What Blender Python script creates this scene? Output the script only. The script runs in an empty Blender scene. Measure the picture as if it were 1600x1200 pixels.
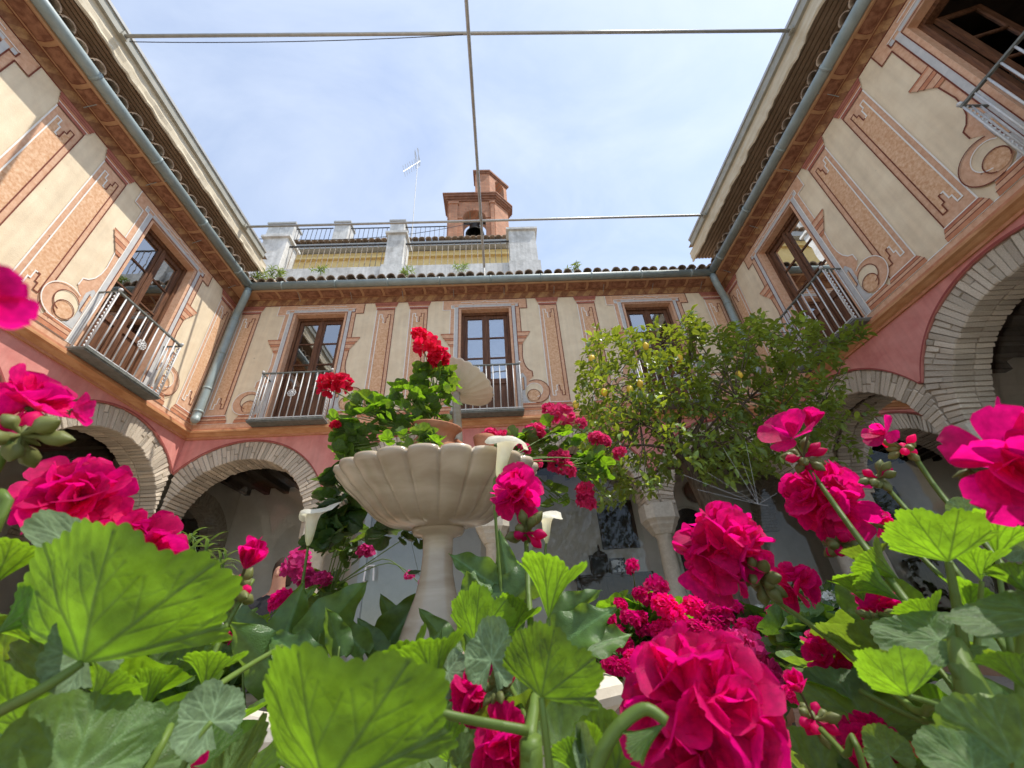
import bpy, bmesh, math, random
from math import sin, cos, pi, sqrt, atan2, radians, exp
from mathutils import Vector, Matrix
import numpy as np
random.seed(7)
scene = bpy.context.scene
COL = scene.collection

# ------------------------------------------------------------------ camera
EYE = Vector((0, 0, 1.05))
FPX = 638.29
CAMROT = (Matrix.Rotation(-0.0435, 3, 'Z') @ Matrix.Rotation(2.1228, 3, 'X') @ Matrix.Rotation(-0.0630, 3, 'Z'))
cam_d = bpy.data.cameras.new('camera')
cam_d.sensor_width = 36.0
cam_d.lens = FPX / 1600 * 36
cam_d.clip_start = 0.01
cam_d.clip_end = 400
cam_d.dof.use_dof = True
cam_d.dof.focus_distance = 1.0
cam_d.dof.aperture_fstop = 12
cam = bpy.data.objects.new('camera', cam_d)
COL.objects.link(cam)
cam.matrix_world = Matrix.Translation(EYE) @ CAMROT.to_4x4()
scene.camera = cam

# ------------------------------------------------------------------ sky, sun, exposure
SUN_EL, SUN_AZ = radians(62.7), radians(104.6)      # azimuth measured from +Y towards +X
world = bpy.data.worlds.new('World')
scene.world = world
world.use_nodes = True
nt = world.node_tree
nt.nodes.clear()
wo = nt.nodes.new('ShaderNodeOutputWorld')
bg = nt.nodes.new('ShaderNodeBackground')
sky = nt.nodes.new('ShaderNodeTexSky')
sky.sky_type = 'NISHITA'
sky.sun_disc = False
sky.sun_elevation = SUN_EL
sky.sun_rotation = SUN_AZ
sky.dust_density = 0.5
sky.ozone_density = 1.6
tc = nt.nodes.new('ShaderNodeTexCoord')
mp = nt.nodes.new('ShaderNodeMapping')
mp.inputs['Scale'].default_value = (1.3, 2.6, 2.0)
mp.inputs['Rotation'].default_value = (0.3, 0.2, 0.9)
nz = nt.nodes.new('ShaderNodeTexNoise')
nz.inputs['Scale'].default_value = 1.7
nz.inputs['Detail'].default_value = 9
nz.inputs['Roughness'].default_value = 0.58
nz.inputs['Distortion'].default_value = 0.5
cr = nt.nodes.new('ShaderNodeValToRGB')
cr.color_ramp.elements[0].position = 0.34
cr.color_ramp.elements[0].color = (0.28, 0.28, 0.28, 1)
cr.color_ramp.elements[1].position = 0.76
cr.color_ramp.elements[1].color = (0.58, 0.58, 0.58, 1)
mx = nt.nodes.new('ShaderNodeMixRGB')
mx.inputs['Color2'].default_value = (4.0, 4.3, 4.75, 1)
nt.links.new(tc.outputs['Generated'], mp.inputs['Vector'])
nt.links.new(mp.outputs['Vector'], nz.inputs['Vector'])
nt.links.new(nz.outputs['Fac'], cr.inputs['Fac'])
nt.links.new(cr.outputs['Color'], mx.inputs['Fac'])
nt.links.new(sky.outputs['Color'], mx.inputs['Color1'])
nt.links.new(mx.outputs['Color'], bg.inputs['Color'])
bg.inputs['Strength'].default_value = 0.10
nt.links.new(bg.outputs['Background'], wo.inputs['Surface'])

sun_d = bpy.data.lights.new('sun', 'SUN')
sun_d.energy = 2.0
sun_d.angle = radians(0.6)
sun_d.color = (1.0, 0.95, 0.86)
sun = bpy.data.objects.new('sun', sun_d)
COL.objects.link(sun)
SUN = Vector((cos(SUN_EL) * sin(SUN_AZ), cos(SUN_EL) * cos(SUN_AZ), sin(SUN_EL)))
sun.rotation_euler = SUN.to_track_quat('Z', 'Y').to_euler()
sun.location = (5, 5, 30)

scene.view_settings.view_transform = 'Standard'
scene.view_settings.look = 'None'
scene.view_settings.gamma = 1
scene.view_settings.use_curve_mapping = False
scene.view_settings.exposure = 1.47
scene.cycles.max_bounces = 10
scene.cycles.transparent_max_bounces = 24


# ------------------------------------------------------------------ helpers
def ray(px, py):
    return (CAMROT @ Vector((px - 800, -(py - 600), -FPX))).normalized()

def at(px, py, r=None, y=None, z=None):
    d = ray(px, py)
    if y is not None: t = y / d.y
    elif z is not None: t = (z - EYE.z) / d.z
    else: t = r
    return EYE + d * t

ORG = {}

def setp(o, label=None, cat=None, group=None, kind=None):
    if label: o['label'] = label
    if cat: o['category'] = cat
    if group: o['group'] = group
    if kind: o['kind'] = kind
    return o

def thing(name, label, cat, loc=(0, 0, 0), group=None):
    o = bpy.data.objects.new(name, None)
    COL.objects.link(o)
    o.empty_display_size = 0.1
    o.location = loc
    ORG[o.name] = Vector(loc)
    return setp(o, label, cat, group)

def org(p):
    return ORG[p.name] if p is not None else Vector((0, 0, 0))

def inst(name, mesh, M4, parent=None):
    o = bpy.data.objects.new(name, mesh)
    COL.objects.link(o)
    if parent is not None:
        o.parent = parent
        M4 = Matrix.Translation(-org(parent)) @ M4
    o.matrix_basis = M4
    return o

class MB:
    def __init__(s):
        s.v = []; s.f = []; s.m = []
    def add(s, vs, fs, mat=0):
        b = len(s.v)
        s.v += [tuple(x) for x in vs]
        for f in fs:
            s.f.append([b + i for i in f]); s.m.append(mat)
        return s
    def poly(s, pts, mat=0):
        return s.add(pts, [list(range(len(pts)))], mat)
    def hexa(s, c, mat=0):
        # c: 8 corners, bottom 4 then top 4
        return s.add(c, [(0, 3, 2, 1), (4, 5, 6, 7), (0, 1, 5, 4), (1, 2, 6, 5), (2, 3, 7, 6), (3, 0, 4, 7)], mat)
    def box(s, lo, hi, mat=0, F=None):
        x0, y0, z0 = lo; x1, y1, z1 = hi
        c = [(x0, y0, z0), (x1, y0, z0), (x1, y1, z0), (x0, y1, z0), (x0, y0, z1), (x1, y0, z1), (x1, y1, z1), (x0, y1, z1)]
        if F: c = [F(*q) for q in c]
        return s.hexa(c, mat)
    def tube(s, pts, rad, n=8, mat=0, caps=True):
        pts = [Vector(p) for p in pts]
        if not hasattr(rad, '__len__'): rad = [rad] * len(pts)
        t0 = (pts[1] - pts[0]).normalized()
        a = t0.orthogonal().normalized()
        vs = []
        for i, p in enumerate(pts):
            if i == 0: t = pts[1] - pts[0]
            elif i == len(pts) - 1: t = pts[-1] - pts[-2]
            else: t = pts[i + 1] - pts[i - 1]
            t.normalize()
            a = (a - t * a.dot(t)).normalized()
            b = t.cross(a)
            for k in range(n):
                th = 2 * pi * k / n
                vs.append(p + (a * cos(th) + b * sin(th)) * rad[i])
        fs = []
        for i in range(len(pts) - 1):
            for k in range(n):
                k2 = (k + 1) % n
                fs.append((i * n + k, i * n + k2, (i + 1) * n + k2, (i + 1) * n + k))
        if caps:
            fs.append(tuple(range(n - 1, -1, -1)))
            fs.append(tuple((len(pts) - 1) * n + k for k in range(n)))
        return s.add(vs, fs, mat)
    def lathe(s, prof, n=24, c=(0, 0, 0), mat=0, fr=None, M3=None, cap0=False, cap1=False):
        vs = []; c = Vector(c)
        for i, (r, z) in enumerate(prof):
            for k in range(n):
                th = 2 * pi * k / n
                rr, zz = (r, z) if fr is None else fr(r, z, th, i)
                q = Vector((rr * cos(th), rr * sin(th), zz))
                if M3 is not None: q = M3 @ q
                vs.append(c + q)
        fs = []
        for i in range(len(prof) - 1):
            for k in range(n):
                k2 = (k + 1) % n
                fs.append((i * n + k, i * n + k2, (i + 1) * n + k2, (i + 1) * n + k))
        if cap0: fs.append(tuple(range(n - 1, -1, -1)))
        if cap1: fs.append(tuple((len(prof) - 1) * n + k for k in range(n)))
        return s.add(vs, fs, mat)
    def mesh(s, name, mats, o=Vector((0, 0, 0)), smooth=False):
        me = bpy.data.meshes.new(name)
        me.from_pydata([(v[0] - o[0], v[1] - o[1], v[2] - o[2]) for v in s.v], [], s.f)
        if not isinstance(mats, (list, tuple)): mats = [mats]
        for m in mats: me.materials.append(m)
        me.polygons.foreach_set('material_index', s.m)
        if smooth: me.polygons.foreach_set('use_smooth', [True] * len(s.f))
        me.update()
        return me
    def build(s, name, mats, parent=None, smooth=False, loc=None):
        if parent is not None: o0 = org(parent)
        else: o0 = Vector(loc) if loc is not None else Vector((0, 0, 0))
        me = s.mesh(name, mats, o0, smooth)
        o = bpy.data.objects.new(name, me)
        COL.objects.link(o)
        if parent is not None: o.parent = parent
        else: o.location = o0
        ORG[o.name] = o0
        return o

# ------------------------------------------------------------------ materials
def newmat(name):
    m = bpy.data.materials.new(name)
    m.use_nodes = True
    n = m.node_tree
    n.nodes.clear()
    out = n.nodes.new('ShaderNodeOutputMaterial')
    return m, n, out

def c4(c): return (c[0], c[1], c[2], 1)

def plaster(name, c1, c2=None, scale=6, detail=8, lo=.38, hi=.64, rough=.85, bump=.15, bscale=90, rnd=0.0, stain=None, stain_amt=.4, spec=.3, metal=0, distort=0.3, coord='Object', vec=(1, 1, 1), streak=0):
    m, n, out = newmat(name)
    N = n.nodes.new; L = n.links.new
    b = N('ShaderNodeBsdfPrincipled')
    b.inputs['Roughness'].default_value = rough
    b.inputs['Metallic'].default_value = metal
    b.inputs['Specular IOR Level'].default_value = spec
    t = N('ShaderNodeTexCoord'); mpn = N('ShaderNodeMapping')
    mpn.inputs['Scale'].default_value = vec
    L(t.outputs[coord], mpn.inputs['Vector'])
    z = N('ShaderNodeTexNoise')
    z.inputs['Scale'].default_value = scale; z.inputs['Detail'].default_value = detail
    z.inputs['Roughness'].default_value = .62; z.inputs['Distortion'].default_value = distort
    L(mpn.outputs[0], z.inputs['Vector'])
    r = N('ShaderNodeValToRGB')
    r.color_ramp.elements[0].position = lo; r.color_ramp.elements[0].color = c4(c1)
    r.color_ramp.elements[1].position = hi; r.color_ramp.elements[1].color = c4(c2 or c1)
    L(z.outputs['Fac'], r.inputs['Fac'])
    col = r.outputs['Color']
    if stain is not None:
        z2 = N('ShaderNodeTexNoise'); z2.inputs['Scale'].default_value = 1.3; z2.inputs['Detail'].default_value = 10
        z2.inputs['Roughness'].default_value = .7
        L(mpn.outputs[0], z2.inputs['Vector'])
        r2 = N('ShaderNodeValToRGB')
        r2.color_ramp.elements[0].position = .5; r2.color_ramp.elements[0].color = (0, 0, 0, 1)
        r2.color_ramp.elements[1].position = .78; r2.color_ramp.elements[1].color = (stain_amt,) * 3 + (1,)
        L(z2.outputs['Fac'], r2.inputs['Fac'])
        x = N('ShaderNodeMixRGB'); x.inputs['Color2'].default_value = c4(stain)
        L(r2.outputs['Color'], x.inputs['Fac']); L(col, x.inputs['Color1'])
        col = x.outputs['Color']
    if streak:
        m5 = N('ShaderNodeMapping'); m5.inputs['Scale'].default_value = (7, 7, .45); L(t.outputs[coord], m5.inputs['Vector'])
        z5 = N('ShaderNodeTexNoise'); z5.inputs['Scale'].default_value = 1.6; z5.inputs['Detail'].default_value = 8; L(m5.outputs[0], z5.inputs['Vector'])
        r5 = N('ShaderNodeMapRange'); r5.inputs['From Min'].default_value = .35; r5.inputs['From Max'].default_value = .75; r5.inputs['To Min'].default_value = 1.03; r5.inputs['To Max'].default_value = 1 - streak
        L(z5.outputs['Fac'], r5.inputs['Value'])
        z6 = N('ShaderNodeTexVoronoi'); z6.inputs['Scale'].default_value = 3.2; L(mpn.outputs[0], z6.inputs['Vector'])
        r6 = N('ShaderNodeMapRange'); r6.inputs['From Min'].default_value = .03; r6.inputs['From Max'].default_value = .05; r6.inputs['To Min'].default_value = .55; r6.inputs['To Max'].default_value = 1
        L(z6.outputs['Distance'], r6.inputs['Value'])
        m6 = N('ShaderNodeMath'); m6.operation = 'MULTIPLY'; L(r5.outputs[0], m6.inputs[0]); L(r6.outputs[0], m6.inputs[1])
        h5 = N('ShaderNodeHueSaturation'); L(m6.outputs[0], h5.inputs['Value']); L(col, h5.inputs['Color']); col = h5.outputs['Color']
    if rnd:
        oi = N('ShaderNodeObjectInfo'); mr = N('ShaderNodeMapRange')
        mr.inputs['To Min'].default_value = 1 - rnd; mr.inputs['To Max'].default_value = 1 + rnd
        L(oi.outputs['Random'], mr.inputs['Value'])
        hs = N('ShaderNodeHueSaturation')
        L(mr.outputs[0], hs.inputs['Value']); L(col, hs.inputs['Color'])
        col = hs.outputs['Color']
    L(col, b.inputs['Base Color'])
    if bump:
        z3 = N('ShaderNodeTexNoise'); z3.inputs['Scale'].default_value = bscale; z3.inputs['Detail'].default_value = 6
        L(mpn.outputs[0], z3.inputs['Vector'])
        bp = N('ShaderNodeBump'); bp.inputs['Strength'].default_value = bump; bp.inputs['Distance'].default_value = .01
        L(z3.outputs['Fac'], bp.inputs['Height']); L(bp.outputs[0], b.inputs['Normal'])
    L(b.outputs[0], out.inputs['Surface'])
    return m

CREAM = plaster('cream_plaster', (.74, .60, .415), (.82, .69, .49), 3, stain=(.5, .40, .28), stain_amt=.45, bscale=60, bump=.3, streak=.09)
ORANGE = plaster('orange_fresco', (.60, .32, .165), (.79, .54, .35), 26, 6, .36, .68, stain=(.42, .19, .09), stain_amt=.3)
ORANGE2 = plaster('orange_fresco_border', (.62, .34, .205), (.74, .47, .31), 16, 6, .36, .66, stain=(.66, .45, .32), stain_amt=.5, streak=.12)
TERRA = plaster('terracotta_fresco', (.48, .19, .10), (.58, .27, .15), 9)
MAUVE = plaster('mauve_fresco', (.36, .12, .085), (.43, .17, .12), 9)
DARKLINE = plaster('dark_red_line', (.16, .04, .025), (.21, .06, .035), 12, bump=0)
WHITELINE = plaster('white_line', (.86, .83, .77), (.80, .77, .70), 12, bump=0)
GREYF = plaster('grey_fresco', (.50, .50, .49), (.60, .59, .57), 8)
PINK = plaster('pink_plaster', (.58, .20, .17), (.69, .29, .245), 2.5, stain=(.66, .32, .27), stain_amt=.45, bscale=50, bump=.25, streak=.14)
REDEDGE = plaster('dark_pink_edge', (.30, .07, .06), (.36, .09, .08), 5, bump=0)
CORNICE = plaster('ochre_cornice', (.46, .21, .09), (.60, .32, .155), 4, vec=(1, 1, 4), stain=(.30, .12, .05))
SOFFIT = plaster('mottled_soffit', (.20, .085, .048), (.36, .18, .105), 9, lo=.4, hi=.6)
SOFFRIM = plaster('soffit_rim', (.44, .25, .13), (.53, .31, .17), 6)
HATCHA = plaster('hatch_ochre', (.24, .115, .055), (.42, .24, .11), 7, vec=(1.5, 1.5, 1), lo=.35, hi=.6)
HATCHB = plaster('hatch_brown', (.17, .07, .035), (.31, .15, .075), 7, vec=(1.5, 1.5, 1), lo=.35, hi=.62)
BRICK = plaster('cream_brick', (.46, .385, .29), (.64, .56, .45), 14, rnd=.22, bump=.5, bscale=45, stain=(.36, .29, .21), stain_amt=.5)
MORTAR = plaster('mortar', (.30, .25, .19), (.38, .32, .25), 20, bump=.6)
STONE = plaster('impost_stone', (.50, .45, .36), (.60, .55, .45), 18, bump=.35, bscale=70, stain=(.36, .32, .25))
GUTTER = plaster('zinc_paint', (.235, .29, .285), (.30, .36, .355), 5, rough=.45, bump=.06, stain=(.20, .21, .19), stain_amt=.5, spec=.5)
TILE = plaster('roof_tile', (.25, .17, .115), (.42, .32, .23), 9, rnd=.3, bump=.5, bscale=40, stain=(.08, .075, .055), stain_amt=.8)
AWN = plaster('awning_cloth', (.56, .48, .345), (.66, .58, .44), 5, vec=(3, .7, 3), bump=.3, bscale=9, stain=(.46, .38, .26))
RIB = plaster('ribbed_brown', (.27, .19, .125), (.33, .24, .165), 5, rough=.55, bump=0)
RAILG = plaster('rail_metal', (.30, .29, .24), (.38, .365, .31), 6, rough=.5, stain=(.24, .23, .18))
STEEL = plaster('bar_steel', (.42, .41, .38), (.50, .49, .46), 8, rough=.4, metal=.4, bump=0)
WOOD = plaster('door_wood', (.085, .036, .018), (.19, .085, .042), 7, vec=(5, 5, .5), rough=.55, bump=.15, bscale=30)
DARKWOOD = plaster('dark_wood', (.03, .018, .012), (.06, .035, .022), 8, vec=(4, 4, 1), rough=.6)
IRON = plaster('pale_iron', (.55, .55, .54), (.63, .63, .62), 20, rough=.4, bump=0, spec=.5)
IRONG = plaster('grey_iron', (.13, .14, .125), (.20, .21, .19), 12, rough=.6, bump=.1)
BLACKI = plaster('black_iron', (.025, .025, .027), (.05, .045, .04), 12, rough=.5, bump=0)
RUSTY = plaster('weathered_bar', (.36, .31, .24), (.16, .11, .08), 12, rough=.6, bump=0)
WHITEWASH = plaster('whitewash', (.56, .55, .52), (.70, .69, .66), 5, bump=.6, bscale=18, stain=(.26, .24, .21), stain_amt=1.0, streak=.25)
GALW = plaster('gallery_plaster', (.60, .55, .46), (.67, .62, .53), 3, stain=(.42, .41, .38))
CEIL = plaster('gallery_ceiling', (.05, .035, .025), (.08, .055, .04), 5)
YELLOW = plaster('yellow_plaster', (.60, .43, .17), (.68, .51, .23), 3, stain=(.40, .29, .14), stain_amt=.6)
DGREY = plaster('grey_cornice', (.33, .33, .32), (.42, .42, .41), 8)
TFLOOR = plaster('floor_tile', (.42, .25, .16), (.53, .34, .23), 5, rnd=.15, stain=(.33, .22, .16))
GRIT = plaster('floor_grout', (.32, .28, .23), (.40, .36, .30), 40, bump=.5)
PEB = plaster('pebble', (.045, .045, .045), (.09, .085, .08), 5, rnd=.4, rough=.5)
POT = plaster('terracotta_pot', (.30, .115, .055), (.43, .185, .10), 7, stain=(.46, .33, .25), stain_amt=.4)
SOIL = plaster('soil', (.035, .022, .014), (.07, .045, .03), 40, bump=.8)
CREAMSTONE = plaster('planter_stone', (.62, .55, .43), (.70, .63, .51), 9, rough=.6, bump=.1, stain=(.50, .42, .31))
PAPER = plaster('paper', (.75, .75, .74), None, 5, bump=0)
GREYW = plaster('grey_frame', (.40, .40, .39), (.47, .47, .46), 6, rough=.5, bump=0)
SKIN = plaster('skin', (.42, .22, .15), (.48, .26, .18), 20, rough=.55, bump=0)
CLOTH = plaster('black_cloth', (.018, .018, .02), (.03, .03, .034), 40, bump=.2)
HAIR = plaster('dark_hair', (.02, .012, .008), (.05, .03, .02), 40, vec=(6, 6, 1), rough=.5)
BARK = plaster('bark', (.07, .048, .034), (.15, .11, .08), 14, vec=(3, 3, .7), bump=.8, bscale=30)
LEMON = plaster('lemon_skin', (.68, .42, .03), (.72, .50, .06), 10, rough=.45, bump=.2, bscale=120)

def brick_wall(name):
    m, n, out = newmat(name)
    N = n.nodes.new; L = n.links.new
    b = N('ShaderNodeBsdfPrincipled'); b.inputs['Roughness'].default_value = .9
    t = N('ShaderNodeTexCoord'); sx = N('ShaderNodeSeparateXYZ'); ad = N('ShaderNodeMath'); ad.operation = 'ADD'
    cx = N('ShaderNodeCombineXYZ')
    L(t.outputs['Object'], sx.inputs[0]); L(sx.outputs[0], ad.inputs[0]); L(sx.outputs[1], ad.inputs[1])
    L(ad.outputs[0], cx.inputs[0]); L(sx.outputs[2], cx.inputs[1])
    k = N('ShaderNodeTexBrick'); k.inputs['Scale'].default_value = 1
    k.inputs['Brick Width'].default_value = .34; k.inputs['Row Height'].default_value = .1; k.inputs['Mortar Size'].default_value = .012
    k.inputs['Color1'].default_value = (.55, .24, .13, 1); k.inputs['Color2'].default_value = (.44, .18, .095, 1); k.inputs['Mortar'].default_value = (.36, .25, .17, 1)
    L(cx.outputs[0], k.inputs['Vector'])
    z = N('ShaderNodeTexNoise'); z.inputs['Scale'].default_value = 1.6; z.inputs['Detail'].default_value = 8
    L(t.outputs['Object'], z.inputs['Vector'])
    x = N('ShaderNodeMixRGB'); x.blend_type = 'MULTIPLY'; x.inputs['Fac'].default_value = .55
    r = N('ShaderNodeValToRGB'); r.color_ramp.elements[0].position = .3; r.color_ramp.elements[0].color = (.45, .42, .4, 1); r.color_ramp.elements[1].position = .6
    L(z.outputs['Fac'], r.inputs['Fac']); L(k.outputs['Color'], x.inputs['Color1']); L(r.outputs['Color'], x.inputs['Color2'])
    L(x.outputs['Color'], b.inputs['Base Color'])
    bp = N('ShaderNodeBump'); bp.inputs['Strength'].default_value = .5; bp.inputs['Distance'].default_value = .03
    L(k.outputs['Fac'], bp.inputs['Height']); bp.invert = True; L(bp.outputs[0], b.inputs['Normal'])
    L(b.outputs[0], out.inputs['Surface'])
    return m
TBRICK = brick_wall('tower_brick')
TTRIM = plaster('tower_trim', (.20, .09, .055), (.32, .15, .09), 4, stain=(.12, .09, .07), stain_amt=.6)

def glass(name, refl, tint=(.9, .93, .92)):
    m, n, out = newmat(name)
    N = n.nodes.new; L = n.links.new
    g = N('ShaderNodeBsdfGlossy'); g.inputs['Roughness'].default_value = .015
    t = N('ShaderNodeBsdfTransparent'); t.inputs['Color'].default_value = c4(tint)
    f = N('ShaderNodeFresnel'); f.inputs['IOR'].default_value = 1.5
    a = N('ShaderNodeMath'); a.operation = 'MULTIPLY_ADD'; a.inputs[1].default_value = 1.0; a.inputs[2].default_value = refl
    a.use_clamp = True
    z = N('ShaderNodeTexNoise'); z.inputs['Scale'].default_value = 2.2
    tcn = N('ShaderNodeTexCoord'); L(tcn.outputs['Object'], z.inputs['Vector'])
    bp = N('ShaderNodeBump'); bp.inputs['Strength'].default_value = .06; bp.inputs['Distance'].default_value = .02
    L(z.outputs['Fac'], bp.inputs['Height']); L(bp.outputs[0], g.inputs['Normal'])
    mx = N('ShaderNodeMixShader')
    L(f.outputs[0], a.inputs[0]); L(a.outputs[0], mx.inputs['Fac']); L(t.outputs[0], mx.inputs[1]); L(g.outputs[0], mx.inputs[2])
    L(mx.outputs[0], out.inputs['Surface'])
    return m
PANE = glass('window_glass', .42)
SCREEN = glass('screen_glass', .0, (.93, .95, .95))

def leafmat(name, top, trans, tfac=.5, rough=.42, vein=None, vdark=.55, spec=.35, rnd=.15, sheen=None):
    m, n, out = newmat(name)
    N = n.nodes.new; L = n.links.new
    at_ = N('ShaderNodeAttribute'); at_.attribute_name = 'vein'
    oi = N('ShaderNodeObjectInfo')
    t = N('ShaderNodeTexCoord')
    z = N('ShaderNodeTexNoise'); z.inputs['Scale'].default_value = 7; z.inputs['Detail'].default_value = 7
    L(t.outputs['Object'], z.inputs['Vector'])
    mr = N('ShaderNodeMapRange'); mr.inputs['From Min'].default_value = .3; mr.inputs['From Max'].default_value = .7
    mr.inputs['To Min'].default_value = .78; mr.inputs['To Max'].default_value = 1.2
    L(z.outputs['Fac'], mr.inputs['Value'])
    mr2 = N('ShaderNodeMapRange'); mr2.inputs['To Min'].default_value = 1 - rnd; mr2.inputs['To Max'].default_value = 1 + rnd
    L(oi.outputs['Random'], mr2.inputs['Value'])
    mm = N('ShaderNodeMath'); mm.operation = 'MULTIPLY'
    L(mr.outputs[0], mm.inputs[0]); L(mr2.outputs[0], mm.inputs[1])
    def tint(c, veinc):
        x = N('ShaderNodeMixRGB'); x.inputs['Color1'].default_value = c4(c); x.inputs['Color2'].default_value = c4(veinc)
        L(at_.outputs['Fac'], x.inputs['Fac'])
        h = N('ShaderNodeHueSaturation'); L(mm.outputs[0], h.inputs['Value']); L(x.outputs[0], h.inputs['Color'])
        return h.outputs['Color']
    p = N('ShaderNodeBsdfPrincipled'); p.inputs['Roughness'].default_value = rough; p.inputs['Specular IOR Level'].default_value = spec
    L(tint(top, vein or tuple(min(1, x * 1.6 + .02) for x in top)), p.inputs['Base Color'])
    tr = N('ShaderNodeBsdfTranslucent')
    L(tint(trans, tuple(x * vdark for x in trans)), tr.inputs['Color'])
    z4 = N('ShaderNodeTexVoronoi'); z4.inputs['Scale'].default_value = 55
    L(t.outputs['Object'], z4.inputs['Vector'])
    bp = N('ShaderNodeBump'); bp.inputs['Strength'].default_value = .22; bp.inputs['Distance'].default_value = .01
    L(z4.outputs['Distance'], bp.inputs['Height']); L(bp.outputs[0], p.inputs['Normal'])
    mx = N('ShaderNodeMixShader'); mx.inputs['Fac'].default_value = tfac
    L(p.outputs[0], mx.inputs[1]); L(tr.outputs[0], mx.inputs[2])
    L(mx.outputs[0], out.inputs['Surface'])
    return m
GLEAF = leafmat('geranium_leaf', (.085, .15, .04), (.23, .44, .012), .62, .5, vdark=.32)
GLEAFD = leafmat('geranium_leaf_dark', (.08, .15, .045), (.26, .40, .02), .45, .45)
GLEAFG = leafmat('geranium_leaf_downy', (.13, .20, .10), (.20, .30, .05), .3, .7)
IVY = leafmat('ivy_leaf', (.03, .075, .022), (.13, .24, .015), .35, .3, spec=.5)
CALLA = leafmat('calla_leaf', (.065, .14, .035), (.20, .33, .02), .42, .35, spec=.5)
LEMLEAF = leafmat('lemon_leaf', (.145, .225, .045), (.46, .55, .03), .48, .32, spec=.5, rnd=.35)
NARROW = leafmat('oleander_leaf', (.075, .14, .05), (.22, .34, .04), .4, .4, rnd=.2)
GRASSM = leafmat('weed_leaf', (.12, .18, .05), (.28, .36, .05), .4, .5, rnd=.3)
STEMM = leafmat('green_stem', (.12, .19, .035), (.30, .38, .05), .25, .5)
STEMD = leafmat('dark_stem', (.09, .085, .04), (.12, .14, .03), .1, .5)
SEPAL = leafmat('sepal', (.17, .19, .06), (.30, .30, .06), .3, .5)
PINKP = leafmat('hot_pink_petal', (.60, .004, .13), (.92, .005, .27), .52, .55, vein=(.70, .10, .40), vdark=1.0, spec=.2, rnd=.24)
REDP = leafmat('red_petal', (.62, .010, .04), (.90, .015, .09), .5, .55, vein=(.4, .01, .03), vdark=.8, spec=.2, rnd=.12)
ROSEP = leafmat('rose_petal', (.60, .03, .13), (.90, .06, .24), .5, .55, vein=(.8, .3, .4), vdark=1, spec=.2, rnd=.15)
MAGP = leafmat('magenta_petal', (.50, .03, .17), (.80, .06, .33), .5, .55, vein=(.7, .3, .5), vdark=1, spec=.2, rnd=.15)
WHITEP = leafmat('white_petal', (.78, .78, .72), (.75, .75, .66), .4, .5, vein=(.8, .8, .7), vdark=1)
SPATHE = leafmat('spathe', (.78, .76, .66), (.85, .82, .62), .45, .4, vein=(.62, .66, .28), vdark=.9, rnd=.05)

def marble(name):
    m, n, out = newmat(name)
    N = n.nodes.new; L = n.links.new
    b = N('ShaderNodeBsdfPrincipled'); b.inputs['Roughness'].default_value = .22
    b.inputs['Specular IOR Level'].default_value = .5
    b.inputs['Subsurface Weight'].default_value = .12
    b.inputs['Subsurface Radius'].default_value = (.02, .014, .008)
    t = N('ShaderNodeTexCoord'); mp_ = N('ShaderNodeMapping'); mp_.inputs['Scale'].default_value = (1, 1, 5)
    L(t.outputs['Object'], mp_.inputs[0])
    w = N('ShaderNodeTexNoise'); w.inputs['Scale'].default_value = 3.5; w.inputs['Detail'].default_value = 8; w.inputs['Distortion'].default_value = .4
    L(mp_.outputs[0], w.inputs['Vector'])
    r = N('ShaderNodeValToRGB')
    e = r.color_ramp.elements
    e[0].position = .3; e[0].color = (.36, .285, .20, 1); e[1].position = .66; e[1].color = (.56, .48, .37, 1)
    L(w.outputs['Fac'], r.inputs['Fac']); L(r.outputs[0], b.inputs['Base Color'])
    L(b.outputs[0], out.inputs['Surface'])
    return m
MARBLE = marble('veined_marble')
# ------------------------------------------------------------------ courtyard dimensions
XL, XR, YB = -5.758, 5.426, 7.0
GZ = 0.40        # courtyard ground
GG = 0.55        # gallery floor
ZC, RI, RO = 2.80, 1.215, 1.56

FL = lambda u, v, w: (XL + w, u, v)
FR = lambda u, v, w: (XR - w, u, v)
FB = lambda u, v, w: (u, YB - w, v)

def strip(mb, F, pts, wd, w, mat, closed=False):
    P = [Vector((p[0], p[1])) for p in pts]
    n = len(P); L_, R_ = [], []
    for i in range(n):
        if closed: a, c = P[i - 1], P[(i + 1) % n]
        else: a, c = P[max(i - 1, 0)], P[min(i + 1, n - 1)]
        d1 = (P[i] - a); d2 = (c - P[i])
        if d1.length < 1e-9: d1 = d2
        if d2.length < 1e-9: d2 = d1
        n1 = Vector((-d1.y, d1.x)).normalized(); n2 = Vector((-d2.y, d2.x)).normalized()
        m = (n1 + n2)
        if m.length < 1e-6: m = n1
        m.normalize()
        k = 1 / max(.45, m.dot(n1))
        L_.append(P[i] + m * wd / 2 * k); R_.append(P[i] - m * wd / 2 * k)
    rng = range(n) if closed else range(n - 1)
    for i in rng:
        j = (i + 1) % n
        mb.poly([F(*L_[i], w), F(*L_[j], w), F(*R_[j], w), F(*R_[i], w)], mat)

def flat(mb, F, pts, w, mat):
    mb.poly([F(p[0], p[1], w) for p in pts], mat)

def bands(mb, F, uc, rows, w, sgn=0):
    # rows: (v0, v1, half-width bottom, half-width top, mat)
    for v0, v1, h0, h1, m in rows:
        lo0, hi0, lo1, hi1 = -h0, h0, -h1, h1
        if sgn > 0: lo0 = lo1 = sgn
        flat(mb, F, [(uc + lo0, v0), (uc + hi0, v0), (uc + hi1, v1), (uc + lo1, v1)], w, m)

PM = [ORANGE2, ORANGE, DARKLINE, WHITELINE, MAUVE, TERRA, GREYF, CREAM]

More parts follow.
